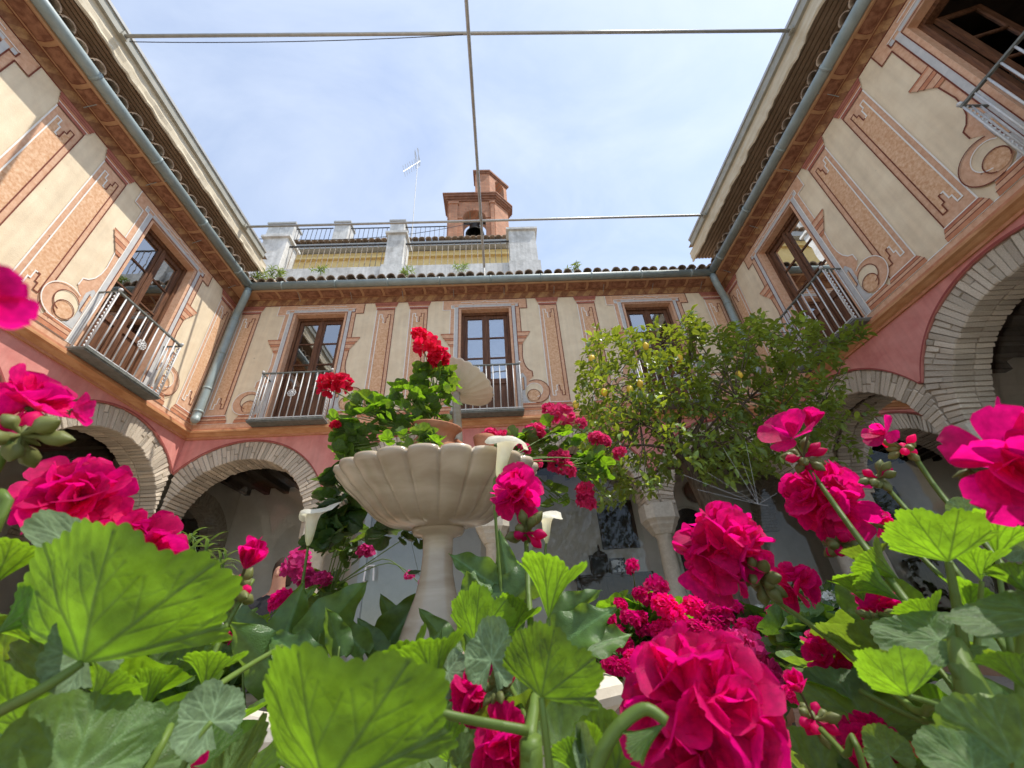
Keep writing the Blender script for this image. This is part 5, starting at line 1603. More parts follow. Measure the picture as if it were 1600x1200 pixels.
HL(g1, (30, 1130, .34), (-20, 1060, .33), 'near', 2, wid=1)
HL(g1, (230, 1200, .33), (170, 1125, .33), 'flat', 6, GLEAFD, False, wid=1.0, tilt=.5)
HL(g1, (260, 1190, .40), (300, 1130, .40), 'near', 1, GLEAFD, True, wid=1.0)
HL(g1, (60, 1012, .38), (40, 955, .38), 'cone', 3, GLEAF, True, wid=.9)
HL(g1, (70, 1180, .4), (130, 1120, .4), 'near', 0, GLEAFD, False)
HL(g1, (0, 1180, .36), (60, 1170, .34), 'flat', 4, GLEAFD, False, wid=1.2)
HL(g1, (210, 1075, .42), (195, 1015, .42), 'cone', 0, GLEAF, True, wid=.9)
stem(g1, [at(440, 760 + 250, .45), at(290, 1110, .36), at(170, 1300, .33), root1], .003)
# middle
HL(g2, (508, 1232, .22), (452, 1015, .22), 'fan', 3, GLEAF, True, wid=1.25, lean=.5, to=[(620, 1290, .21)], sr=.003)
HL(g2, (682, 1084, .27), (664, 1004, .27), 'cone', 0, to=[(672, 1103, .27), (705, 1118, .27), (826, 1142, .27)], wid=.92, sr=.003)
HL(g2, (655, 1085, .30), (612, 1018, .30), 'cone', 1, GLEAF, True, wid=.8)
HL(g2, (742, 1004, .34), (748, 915, .34), 'fan', 1, GLEAF, True, wid=1.0, to=[(790, 1060, .32), (825, 1130, .29)])
HL(g2, (795, 1002, .36), (812, 940, .36), 'cone', 1, GLEAF, True, wid=.7)
HL(g2, (768, 1032, .28), (768, 962, .28), 'flat', 2, GLEAFG, False, wid=.75)
HL(g2, (857, 968, .34), (862, 876, .34), 'cone', 1, to=[(856, 1000, .33), (848, 1085, .31)], wid=.72, sr=.003)
HL(g2, (846, 1090, .24), (868, 980, .24), 'fan', 0, to=[(853, 1150, .24), (862, 1230, .25)], wid=1.15, sr=.0027)
HL(g2, (915, 1222, .27), (880, 1160, .27), 'cone', 1, to=[(900, 1260, .28)], wid=.7)
HL(g2, (918, 1192, .28), (936, 1140, .28), 'cone', 3, wid=.6)
HL(g2, (915, 1180, .27), (905, 1128, .27), 'funnel', 1, GLEAFG, False, wid=.5)
HL(g2, (720, 1190, .3), (730, 1150, .3), 'near', 3, GLEAFD, True)
HL(g2, (1042, 1128, .235), (990, 1180, .235), 'cone', 3, GLEAF, True, wid=.35, to=[(1005, 1108, .235), (955, 1150, .235), (915, 1240, .24)], sr=.0042)
HL(g2, (700, 1050, .33), (738, 1085, .33), 'flat', 4, GLEAFG, False, wid=.8)
stem(g2, [at(822, 838, .42), at(828, 960, .37), at(838, 1060, .31), at(826, 1170, .275), at(830, 1270, .28), root2], [.0032, .0042, .005, .009, .009])
# right edge
HL(g4, (1482, 878, .37), (1420, 798, .37), 'fan', 1, GLEAF, True, wid=1.2, to=[(1492, 930, .37), (1506, 1010, .37)], sr=.0035)
HL(g4, (1558, 872, .43), (1574, 812, .43), 'cone', 1, GLEAF, True, wid=.8, to=[(1566, 930, .42), (1580, 1020, .4)])
HL(g4, (1534, 908, .39), (1520, 856, .39), 'cone', 3, GLEAF, True, wid=.85, to=[(1530, 960, .39), (1525, 1030, .38)])
HL(g4, (1612, 932, .34), (1566, 884, .34), 'cone', 2, GLEAF, True, wid=.8)
HL(g4, (1405, 905, .43), (1345, 872, .43), 'cone', 3, GLEAF, True, wid=.8)
HL(g4, (1410, 940, .42), (1345, 905, .42), 'cone', 1, GLEAF, True, wid=.6, to=[(1450, 980, .41), (1500, 1050, .38)])
HL(g4, (1420, 1088, .31), (1345, 1018, .31), 'fan', 2, GLEAF, True, wid=1.15, to=[(1470, 1105, .32), (1545, 1150, .33)])
HL(g4, (1625, 962, .33), (1500, 992, .31), 'flat', 1, GLEAFD, False, wid=.6, tilt=1.6)
HL(g4, (1612, 1085, .30), (1565, 1022, .30), 'cone', 0, GLEAF, True, wid=.9)
HL(g4, (1520, 1205, .29), (1425, 1160, .29), 'flat', 3, GLEAFD, False, wid=.9, tilt=.7)
HL(g4, (1470, 988, .40), (1425, 940, .40), 'cone', 3, GLEAF, True, wid=.9)
HL(g4, (1468, 1000, .38), (1365, 1000, .38), 'flat', 2, GLEAFD, False, wid=.7, tilt=.9)
HL(g4, (1515, 965, .42), (1530, 918, .42), 'cone', 1, GLEAF, True, wid=.9)
HL(g4, (1440, 1032, .42), (1400, 985, .42), 'cone', 0, GLEAF, True, wid=.9)
HL(g4, (1585, 1190, .3), (1640, 1110, .3), 'near', 2, GLEAFD, False)
HL(g4, (1350, 940, .46), (1330, 900, .46), 'cone', 1, GLEAF, True)
HL(g4, (1368, 900, .47), (1345, 855, .47), 'cone', 3, GLEAFD, True, wid=.8)
HL(g4, (1510, 800, .45), (1532, 775, .45), 'near', 2, GLEAFG, False, wid=.8)
HL(g4, (1600, 860, .5), (1580, 830, .5), 'near', 1, GLEAFG, False)
HL(g4, (1390, 1180, .36), (1350, 1135, .36), 'near', 0, GLEAFD, False)
HL(g4, (1560, 1005, .45), (1535, 955, .45), 'cone', 2, GLEAF, True)
stem(g4, [at(1264, 732, .50), at(1330, 825, .46), at(1420, 945, .42), at(1490, 1040, .39), at(1570, 1160, .36), root4], [.003, .0042, .0048, .0055])
stem(g4, [at(1195, 928, .48), at(1265, 975, .46), at(1335, 1030, .43), at(1430, 1110, .4), at(1560, 1200, .37), root4], [.003, .0034, .004])
stem(g4, [at(1493, 1000, .37), at(1512, 1060, .36), at(1545, 1130, .35), at(1610, 1210, .35), root4], [.006, .0115, .012, .012])
stem(g4, [at(1428, 712, .56), at(1470, 772, .54), at(1540, 850, .5), at(1640, 980, .45)], .0035)
stem(g4, [at(1386, 762, .50), at(1430, 812, .48), at(1500, 900, .45), at(1580, 1030, .42)], .003)
stem(g4, [at(1345, 818, .52), at(1395, 830, .50), at(1470, 900, .46)], .0028)
stem(g4, [at(1283, 1140, .40), at(1320, 1180, .38), at(1360, 1240, .37), root3], .0028)
stem(g4, [at(1345, 1080, .42), at(1440, 1125, .40), at(1580, 1150, .38)], .003)
stem(g4, [at(1410, 975, .42), at(1375, 960, .43), at(1440, 1010, .42), at(1520, 1120, .38)], .0026)
stem(g4, [at(1700, 700, .34), at(1640, 800, .34), at(1600, 980, .36), at(1600, 1200, .36)], .004)
rn = random.Random(11)
def filler(p, n, x0, x1, y0, y1, r0, r1, mats, sz=(55, 90)):
    for k in range(n):
        bx, by, r = rn.uniform(x0, x1), rn.uniform(y0, y1), rn.uniform(r0, r1)
        B_ = at(bx, by, r); l = PX(rn.uniform(*sz), .36)
        und = rn.random() < .45
        d = Vector((rn.uniform(-1, 1), rn.uniform(-1, .6), rn.uniform(-.15, .5))).normalized()
        up = (UP * 1.0 + Vector((rn.uniform(-.6, .6), rn.uniform(-.9, .4), 0))).normalized()
        put_leaf(p, B_, B_ + d * l, 'near' if r < .5 else 'mid', rn.randrange(4), mats[0] if rn.random() < .5 else mats[1], up, rn.uniform(.9, 1.15))
        if k % 2 == 0: stem(p, [B_, B_ + Vector((rn.uniform(-.02, .02), .0, -.06)), Vector((B_.x * .9, B_.y, .8))], .0018)
filler(g1, 22, -60, 380, 1080, 1280, .36, .62, (GLEAF, GLEAFD))
filler(g2, 14, 380, 980, 1110, 1260, .32, .6, (GLEAF, GLEAFD))
filler(g4, 34, 1250, 1680, 960, 1280, .42, .75, (GLEAF, GLEAFD))

# the near flower heads
H = near_head
H(g3, at(1103, 1118, .30), PX(120, .30), cdir(.05, .5, .75), 13, PINKP, 1, fl=.64)
stem(g3, [at(1090, 1150, .31), at(1100, 1260, .33), root3], .004)
H(g4, at(1128, 862, .47), PX(86, .47), cdir(-.4, .75, .5), 9, PINKP, 2, fl=.70)
H(g4, at(1293, 782, .52), PX(66, .52), cdir(-.5, .75, .3), 10, PINKP, 3, fl=.62)
H(g4, at(1566, 726, .34), PX(84, .34), cdir(-.2, .3, .9), 3, PINKP, 4, fl=.82, cover=.5)
H(g4, at(1242, 915, .50), PX(38, .50), cdir(0, .8, .6), 5, PINKP, 5, fl=.75)
H(g2, at(806, 772, .42), PX(56, .42), cdir(0, .9, .45), 5, PINKP, 6, fl=.85)
H(g2, at(743, 1085, .33), PX(44, .33), cdir(-.5, .75, .3), 5, PINKP, 7, fl=.8)
H(g2, at(787, 1160, .30), PX(56, .30), cdir(0, .5, .85), 6, PINKP, 8, fl=.8)
H(g1, at(120, 788, .42), PX(66, .42), cdir(0, .95, .35), 7, PINKP, 9, fl=.75, cover=.9)
H(g1, at(208, 868, .40), PX(66, .40), cdir(.1, .95, .35), 8, PINKP, 10, fl=.7)
H(g1, at(48, 640, .36), PX(50, .36), cdir(-.3, .95, -.2), 4, PINKP, 11, fl=.9, cover=.7)
H(g1, at(122, 640, .34), PX(20, .34), cdir(.9, .3, 0), 1, PINKP, 12, fl=1.3)
H(g1, at(-70, 460, .14), PX(62, .14), cdir(-.5, .7, -.3), 2, PINKP, 13, fl=.9)
H(g1, at(62, 1036, .48), PX(50, .48), cdir(.1, .9, .4), 8, PINKP, 14, fl=.6)
H(g1, at(12, 1050, .50), PX(40, .50), cdir(-.1, .9, .4), 6, PINKP, 15, fl=.6)
H(g1, at(275, 1195, .36), PX(38, .36), cdir(0, .7, .7), 4, PINKP, 16, fl=.85)
H(g4, at(1376, 948, .50), PX(34, .50), cdir(-.3, .8, .4), 5, PINKP, 17, fl=.7)
H(g4, at(1292, 1027, .55), PX(36, .55), cdir(-.3, .7, .6), 7, PINKP, 18, fl=.6)
H(g4, at(1354, 1160, .45), PX(38, .45), cdir(-.4, .8, .4), 7, PINKP, 19, fl=.6)
H(g4, at(1415, 1150, .5), PX(24, .5), cdir(.3, .8, .4), 3, REDP, 20, fl=.8)
H(g4, at(1365, 815, .6), PX(26, .6), cdir(0, .8, .4), 4, PINKP, 21, fl=.7)
stem(g1, [at(120, 830, .42), at(110, 900, .42), at(80, 1100, .4), root1], .0028)
stem(g1, [at(200, 900, .41), at(180, 1050, .42), at(120, 1250, .4), root1], .0028)
stem(g1, [at(20, 690, .33), at(-20, 760, .33), at(-90, 950, .33), root1 + Vector((-.1, 0, 0))], .0035)
stem(g1, [at(395, 905, .42), at(350, 985, .41), at(320, 1060, .4), at(250, 1250, .38), root1], [.0028, .0032, .003])
stem(g2, [at(740, 1110, .33), at(750, 1190, .32), root2], .0025); stem(g2, [at(787, 1190, .31), at(800, 1260, .31), root2], .0025)
R5 = ((5, 26, 1.0), (4, 55, .75)); CL = ((5, 74, 1.0), (3, 80, .8))
bud_cluster(g1, at(32, 680, .33), PX(38, .33), cdir(.5, .2, .4), 1, 10)
bud_cluster(g1, at(368, 925, .42), PX(30, .42), cdir(.2, .9, .2), 2, 12, [(cdir(.45, 1.0, .1) * 1.1, PX(36, .42), CL)])
bud_cluster(g2, at(822, 832, .41), PX(34, .41), cdir(.1, -.2, .6), 3, 12)
bud_cluster(g4, at(1255, 715, .50), PX(26, .5), cdir(-.3, .6, .4), 4, 12, [(cdir(-.8, 1.0, .3) * 1.3, PX(36, .5), R5), (cdir(.1, 1.2, .2) * 1.4, PX(26, .5), CL)])
bud_cluster(g4, at(1413, 702, .56), PX(20, .56), cdir(-.2, .8, .5), 5, 12, [(cdir(-1.2, .8, .2) * 1.6, PX(20, .56), R5)])
bud_cluster(g4, at(1372, 748, .50), PX(22, .5), cdir(-.5, .7, .5), 6, 10)
bud_cluster(g4, at(1185, 905, .46), PX(34, .46), cdir(-.5, -.6, .4), 7, 14)
bud_cluster(g4, at(1312, 850, .50), PX(28, .5), cdir(-.1, -.7, .4), 8, 12)
bud_cluster(g4, at(1272, 1125, .41), PX(24, .41), cdir(-.3, .6, .6), 9, 10, [(cdir(-.7, 1.3, .2) * 1.6, PX(24, .41), CL)])
bud_cluster(g4, at(1372, 968, .44), PX(20, .44), cdir(-.6, -.4, .6), 10, 9)
bud_cluster(g2, at(778, 1070, .30), PX(26, .30), cdir(.1, .5, .8), 11, 10)
bud_cluster(g4, at(1590, 790, .36), PX(22, .36), cdir(0, -.5, .5), 12, 9)

# ------------------------------------------------------------------ middle distance geraniums
def bush(label, root, blobs, nleaf, heads, hmat, lsize, mats, seed, group=None, cat='geranium', name='geranium', shade=.5, stems=10, axis=None, hy=0):
    rn = random.Random(seed)
    t = thing(name, label, cat, root, group); root = Vector(root)
    wsum = sum(b[2] for b in blobs)
    for k in range(nleaf):
        c, R, w = blobs[0]
        q = rn.uniform(0, wsum)
        for b in blobs:
            q -= b[2]
            if q <= 0: c, R, w = b; break
        d = Vector((rn.gauss(0, 1), rn.gauss(0, 1), rn.gauss(0, 1))).normalized(); rr = rn.uniform(.45, 1) 
        p = c + Vector((d.x * R[0], d.y * R[1], d.z * R[2])) * rr
        out = Vector((d.x, d.y, d.z * .4 + rn.uniform(.0, .6))).normalized()
        x = (Vector((d.x, d.y, rn.uniform(-.6, .7))) + Vector((rn.uniform(-.5, .5), rn.uniform(-.5, .5), 0))).normalized()
        l = lsize * rn.uniform(.6, 1.2)
        put_leaf(t, p, p + x * l, 'mid', rn.randrange(6), rn.choice(mats), (UP * .75 + out * .7 + Vector((rn.uniform(-.8, .8), rn.uniform(-.8, .8), rn.uniform(-.2, .2)))), rn.uniform(.9, 1.2))
        if k % 4 == 0:
            m = MB(); mid = p.lerp(c, .6) - UP * lsize * .4
            m.tube([p, mid, mid.lerp(root, .35)], [.0014, .0018, .002], 4); m.build('leaf_stalk', [STEMM], t)
    for k in range(stems):
        c, R, w = blobs[k % len(blobs)]
        e = c + Vector((rn.uniform(-.6, .6) * R[0], rn.uniform(-.6, .6) * R[1], rn.uniform(-.1, .5) * R[2]))
        stem(t, [root + Vector((rn.uniform(-.02, .02), rn.uniform(-.02, .02), 0)), root.lerp(e, .5) + UP * .02, e], [.004, .003, .002], STEMM, n=5)
    for h in heads:
        (px, py, y, rp) = h[:4]; mt = h[4] if len(h) > 4 else hmat
        c = at(px, py, y=y + hy); r = (c - EYE).length; R = PX(rp, r)
        ax = (Vector((rn.uniform(-.4, .4), rn.uniform(-.7, .0), 1)))
        put_head(t, c, R, ax, mt, rn)
        b = blobs[min(range(len(blobs)), key=lambda i: (blobs[i][0] - c).length)][0]
        s0 = c - ax.normalized() * R * .35
        stem(t, [s0, s0.lerp(b, .45) + UP * .015, b.lerp(root, .3)], [.0018, .0022, .0026], STEMM, n=5)
    return t
A = lambda px, py, y: at(px, py, y=y)
jr = jc + Jm @ Vector((0, 0, .09))
bush('red flowered geranium growing from the terracotta jug on the fountain bowl', jr,
     [(A(640, 632, 1.40), (.17, .11, .12), 3), (A(680, 600, 1.43), (.10, .08, .11), 1.3), (A(572, 650, 1.36), (.12, .08, .09), 1.6), (A(540, 695, 1.40), (.05, .05, .09), 1.1), (A(650, 688, 1.27), (.13, .03, .05), 1.0)], 205,
     [(655, 524, 1.35, 17), (668, 545, 1.35, 26), (686, 560, 1.36, 20), (516, 602, 1.3, 22), (531, 598, 1.31, 20), (524, 664, 1.33, 9)], REDP, .032, (GLEAF, GLEAF, GLEAF, GLEAFD), 21)
B0 = A(880, 715, 1.85)
bush('pink geranium with many small heads trailing right of the fountain bowl', A(800, 722, 1.62),
     [(A(860, 690, 1.85), (.16, .1, .09), 2), (A(920, 730, 1.85), (.12, .1, .10), 1.5), (A(800, 690, 1.75), (.10, .08, .05), 1), (A(870, 780, 1.9), (.08, .07, .10), .6)], 110,
     [(766, 680, 1.7, 15), (786, 683, 1.7, 14), (836, 675, 1.75, 20), (875, 650, 1.85, 28), (856, 638, 1.88, 12), (908, 661, 1.85, 11), (932, 685, 1.85, 14), (945, 690, 1.87, 12), (968, 708, 1.9, 14), (872, 720, 1.8, 22), (886, 735, 1.8, 16), (838, 726, 1.75, 13), (914, 768, 1.85, 17), (916, 785, 1.85, 17), (796, 693, 1.65, 15), (820, 702, 1.7, 12)], ROSEP, .040, (GLEAF, GLEAF, GLEAFD), 22)
def potted(label, plabel, px, y, ztop, hpot, rpot, *args, **kw):
    p = A(px, 1000, y); x = p.x
    t = thing('flower_pot', plabel, 'flower pot', (x, y, GZ))
    zb_ = max(GZ, ztop - hpot)
    if zb_ > GZ + .02:
        m = MB(); m.lathe([(rpot * .75, GZ), (rpot * .75, GZ + .03), (rpot * .4, GZ + .06), (rpot * .35, zb_ - .06), (rpot * .75, zb_ - .03), (rpot * .75, zb_)], 20, (x, y, 0), cap0=True); m.build('pedestal', [POT], t, smooth=True)
    m = MB(); m.lathe([(rpot * .68, zb_ + .001), (rpot * .92, ztop - .07), (rpot, ztop - .068), (rpot * 1.03, ztop - .005), (rpot * .95, ztop), (rpot * .9, ztop - .03)], 24, (x, y, 0), cap0=True); m.build('pot_body', [POT], t, smooth=True)
    m = MB(); m.lathe([(.001, ztop - .02), (rpot * .91, ztop - .025)], 18, (x, y, 0)); m.build('soil', [SOIL], t)
    return bush(label, (x, y, ztop - .02), *args, **kw)
potted('pink geranium bush with round heads behind the right rim of the stone planter', 'terracotta pot of the geranium behind the right rim of the stone planter', 1010, 2.1, .82, .3, .16,
       [(A(1000, 975, 2.1), (.18, .16, .12), 2), (A(1060, 990, 2.05), (.17, .16, .10), 2), (A(985, 1050, 2.0), (.14, .14, .12), 1.2)], 230,
       [(988, 885, 2.1, 13), (1026, 920, 2.1, 18), (1040, 950, 2.0, 20), (1055, 965, 1.98, 20), (985, 968, 2.0, 15), (965, 990, 2.0, 14), (1000, 965, 2.1, 13), (955, 1042, 1.9, 17), (975, 1010, 2.0, 16), (1008, 985, 2.1, 14), (1020, 940, 2.15, 15), (945, 1000, 1.95, 14), (1035, 985, 2.0, 16), (990, 1030, 1.9, 14), (970, 945, 2.1, 11), (950, 965, 2.0, 13), (1000, 930, 2.05, 12), (975, 1045, 1.85, 14)], PINKP, .05, (GLEAF, GLEAF, GLEAFD), 23, hy=-.2)
potted('dense pink geranium beside the largest flower head, in shade', 'terracotta pot of the dense geranium beyond the largest flower head', 1130, 2.0, .8, .3, .17,
       [(A(1110, 985, 2.0), (.18, .16, .10), 2), (A(1190, 1000, 1.9), (.2, .16, .12), 2.4), (A(1160, 1060, 1.8), (.16, .14, .14), 1.6)], 260,
       [(1085, 952, 2.0, 20), (1124, 962, 1.95, 22), (1118, 978, 1.93, 18), (1180, 975, 1.9, 14), (1160, 1020, 1.75, 32, MAGP), (1185, 1050, 1.7, 26, MAGP), (1110, 1000, 1.9, 18), (1150, 985, 2.1, 12), (1100, 935, 2.1, 15), (1210, 960, 1.9, 13), (1070, 1000, 1.95, 17), (1145, 950, 2.05, 15), (1215, 1010, 1.8, 16), (1165, 985, 1.9, 18), (1090, 985, 1.9, 16), (1225, 985, 1.9, 13)], PINKP, .05, (GLEAF, GLEAF, GLEAFD, IVY), 24, hy=-.2)
potted('leafy pink geranium in a dark pot below the right edge stems', 'reddish brown pot at the lower right, half hidden under leaves', 1325, 1.35, .86, .42, .17,
       [(A(1290, 1010, 1.35), (.16, .14, .10), 2), (A(1370, 1020, 1.35), (.14, .14, .12), 1.6), (A(1260, 1000, 1.5), (.12, .12, .08), 1.2)], 150,
       [(1240, 1085, 1.2, 12), (1262, 960, 1.5, 10, WHITEP), (1330, 955, 1.6, 12, WHITEP)], PINKP, .048, (GLEAF, GLEAFD, GLEAFD, IVY), 25)
potted('white flowered geranium low at the far right behind the tall stems', 'terracotta pot of the white geranium at the far right', 1310, 2.6, .95, .3, .15,
       [(A(1310, 950, 2.6), (.3, .2, .12), 1)], 80, [(1296, 938, 2.5, 11), (1318, 945, 2.5, 11), (1345, 930, 2.55, 9), (1195, 905, 2.6, 7), (1190, 955, 2.6, 9)], WHITEP, .05, (GLEAFD, IVY), 26)
potted('white flowered geranium seen between the big left leaf and the calla leaves', 'terracotta pot of the white geranium on the left', 345, 2.0, .82, .3, .15,
       [(A(340, 1000, 2.0), (.2, .15, .10), 1)], 90, [(318, 968, 1.9, 11), (335, 975, 1.9, 12), (352, 972, 1.9, 8), (330, 995, 1.85, 10), (345, 958, 2.0, 7), (285, 1000, 1.9, 9)], WHITEP, .045, (GLEAF, GLEAFD), 27)
potted('low pink geranium left of the stone planter', 'terracotta pot of the low geranium left of the stone planter', 300, 1.35, .84, .3, .15,
       [(A(330, 1060, 1.4), (.16, .13, .10), 1), (A(230, 1080, 1.3), (.16, .13, .10), 1), (A(110, 1080, 1.3), (.16, .13, .1), 1)], 120,
       [(362, 992, 1.4, 17), (300, 1040, 1.4, 9), (195, 1175, 1.2, 12), (40, 1090, 1.3, 12), (135, 1090, 1.3, 9), (95, 1060, 1.4, 14), (60, 1020, 1.5, 22), (440, 940, 1.6, 18), (452, 962, 1.6, 9), (390, 985, 1.6, 10)], PINKP, .05, (GLEAF, GLEAFD, GLEAFD), 28)
potted('pale magenta geranium behind the left calla flower', 'terracotta pot of the pale magenta geranium', 480, 2.1, .9, .3, .14,
       [(A(500, 930, 2.1), (.16, .12, .10), 1), (A(545, 850, 2.0), (.10, .1, .10), .6)], 60,
       [(462, 888, 2.0, 20), (474, 903, 2.0, 18), (468, 872, 2.05, 16), (502, 906, 2.0, 16), (572, 862, 1.95, 14), (640, 900, 2.0, 9), (660, 912, 2.0, 8), (755, 810, 2.0, 9)], MAGP, .045, (IVY, GLEAFD), 29)
bush('dark leaved ivy geranium trailing down the left side of the fountain bowl', A(575, 735, 1.75),
     [(A(535, 770, 1.75), (.10, .08, .14), 2), (A(520, 830, 1.8), (.09, .08, .10), 1.2), (A(565, 725, 1.7), (.07, .06, .06), .8), (A(600, 820, 1.85), (.03, .03, .05), .3)], 85,
     [], MAGP, .055, (IVY, IVY, IVY, GLEAFD), 30)
ivy = bpy.data.objects[[o.name for o in bpy.data.objects if o.get('label', '').startswith('dark leaved ivy')][0]]
stem(ivy, [A(570, 770, 1.7), A(620, 815, 1.7), A(672, 855, 1.7), A(700, 880, 1.7)], .0016, STEMD)
stem(ivy, [A(640, 835, 1.7), A(648, 870, 1.7), A(655, 900, 1.7)], .0012, STEMD)
for (px, py) in ((590, 825), (585, 842), (640, 845), (632, 836), (655, 850), (628, 850), (690, 878), (650, 897)):
    b_ = A(px, py, 1.7); put_leaf(ivy, b_, b_ + Vector((rn.uniform(-.04, .04), -.01, rn.uniform(-.03, .02))), 'mid', rn.randrange(6), IVY, UP + Vector((0, -.6, 0)), .9)

# ------------------------------------------------------------------ calla lilies in the stone planter
def calla(label, root, leaves, flowers, seed):
    rn = random.Random(seed)
    t = thing('calla_lily', label, 'calla lily', root); root = Vector(root)
    for (bx, by, tx, ty, y, und, w) in leaves:
        b_, t_ = A(bx, by, y), A(tx, ty, y + rn.uniform(-.04, .04))
        put_leaf(t, b_, t_, 'calla', rn.randrange(7), CALLA, view_up(b_, und, .5), w)
        stem(t, [b_, b_ - UP * .06 + Vector((0, 0, 0)), Vector((b_.x * .75 + root.x * .25, b_.y * .75 + root.y * .25, .86))], [.004, .005, .007], STEMM)
    for (px, py, y, hp, lean) in flowers:
        c = A(px, py, y); r = (c - EYE).length; h = PX(hp, r)
        ax = Vector((lean, -.12, 1)).normalized(); q = ax.to_track_quat('Z', 'Y').to_matrix()
        m = MB()
        def fs_(rr, z, th, i):
            k = i / 9; op = max(0, (k - .45) / .55)
            tip_ = max(0, cos((th - .3) / 2)) ** 14
            return rr * (1 + .30 * op * cos(th - .3) + .22 * op * tip_), z + h * (.13 * op * cos(th - .3) + .08 * op * sin(2 * th)) - h * .16 * op ** 3 * (1 - tip_) 
        m.lathe([(h * .035, -h * .62), (h * .085, -h * .50), (h * .115, -h * .34), (h * .135, -h * .16), (h * .155, 0), (h * .19, h * .14), (h * .25, h * .25), (h * .335, h * .32), (h * .42, h * .345), (h * .47, h * .335)], 22, c, fr=fs_, M3=q)
        o = m.build('spathe', [SPATHE], t, smooth=True)
        a_ = o.data.attributes.new('vein', 'FLOAT', 'POINT'); a_.data.foreach_set('value', [max(0, 1 - i / 22 / 4.5) for i in range(len(o.data.vertices))])
        m = MB(); m.tube([c - ax * h * .45, c + ax * h * .18], [h * .03, h * .025], 7); m.build('spadix', [LEMON], t, smooth=True)
        s_ = c - ax * h * .6
        stem(t, [s_, s_ - ax * .06, Vector((s_.x * .8 + root.x * .2, y * .7 + root.y * .3, .86))], [h * .045, .006, .008], STEMM)
    return t
calla('calla lily with a large white flower against the right end of the fountain bowl', (.05, 1.3, .86),
      [(757, 905, 702, 862, 1.15, False, 1.0), (798, 925, 782, 832, 1.2, True, .7), (800, 935, 872, 878, 1.15, True, 1.0), (885, 1000, 962, 945, 1.25, False, 1.1), (735, 925, 730, 890, 1.1, True, 1.3), (880, 960, 935, 920, 1.3, True, .9), (800, 985, 820, 930, 1.25, False, .9), (930, 1010, 990, 985, 1.3, False, .9)],
      [(788, 704, 1.12, 72, .25), (854, 818, 1.18, 44, .1)], 41)
calla('calla lily with a white flower in front of the pale magenta geranium', (-.5, 1.35, .86),
      [(500, 990, 572, 905, 1.2, True, 1.1), (440, 1010, 475, 908, 1.25, True, 1.0), (530, 1010, 512, 945, 1.15, True, .9), (430, 1060, 372, 965, 1.2, True, 1.1), (470, 1030, 420, 985, 1.15, False, 1.0), (390, 1000, 345, 925, 1.3, True, .7), (560, 1010, 520, 960, 1.3, False, .9), (480, 1080, 500, 1010, 1.1, True, .9), (455, 960, 490, 915, 1.4, False, 1.0)],
      [(487, 814, 1.3, 50, 0)], 42)
calla('calla lily with a dim small flower directly left of the fountain stem', (-.25, 1.62, .86),
      [(610, 1000, 665, 915, 1.55, False, .9), (630, 1010, 600, 930, 1.6, True, .9), (735, 1015, 713, 955, 1.2, True, .6), (700, 1010, 660, 950, 1.3, True, .8), (590, 1020, 560, 965, 1.4, True, .9), (760, 1010, 745, 950, 1.3, True, .7), (670, 1040, 690, 980, 1.15, True, .8)],
      [(668, 838, 1.5, 42, -.15)], 43)

# ------------------------------------------------------------------ narrow leaved shrub and roof weeds
def rosettes(name, label, cat, root, tips, mat, ll, nl, seed, group=None):
    rn = random.Random(seed); t = thing(name, label, cat, root, group); root = Vector(root)
    for e in tips:
        stem(t, [root, root.lerp(e, .55) + Vector((rn.uniform(-.03, .03), rn.uniform(-.03, .03), 0)), e], [.005, .0035, .002], STEMM, n=5)
        for k in range(nl):
            a = k * 2.4; tl = rn.uniform(-.2, 1.1); d = Vector((cos(a) * cos(tl), sin(a) * cos(tl), sin(tl)))
            b_ = e - UP * ll * .6 * (k / nl); put_leaf(t, b_, b_ + d * ll * rn.uniform(.7, 1.1), 'narrow', rn.randrange(4), mat, UP + d * .1, 1.0)
    return t
rosettes('oleander', 'narrow leaved green shrub under the left corner column', 'shrub', A(320, 990, 2.5), [A(px, py, 2.5 + rn.uniform(-.2, .2)) for px, py in ((280, 838), (298, 860), (318, 872), (290, 885), (345, 880), (275, 870), (310, 900), (335, 905), (352, 872), (300, 835), (265, 850), (325, 850))], NARROW, .11, 12, 51)
for i, (px, py, y, n, lab) in enumerate(((402, 432, 6.9, 26, 'bushy green weed on the tiles in the left rear roof corner'), (425, 425, 7.2, 22, 'pale green weed on the tiles below the left terrace pillar'), (497, 413, 7.85, 9, 'upright green weed on the parapet under the left railing'), (636, 421, 7.7, 15, 'straw coloured weed tuft beside the middle terrace pillar'), (720, 416, 7.85, 9, 'small weed on the parapet under the right railing'), (893, 416, 7.2, 9, 'small leafy weed on the tiles right of the white parapet'), (1062, 1000, 2.2, 0, ''))):
    if not n: continue
    b_ = A(px, py + 12, y)
    rosettes('roof_weed', lab, 'weed', b_, [b_ + Vector((rn.uniform(-.18, .18), rn.uniform(-.1, .1), rn.uniform(.08, .34))) for k in range(n // 3 + 2)], GRASSM, .16, 8, 60 + i)

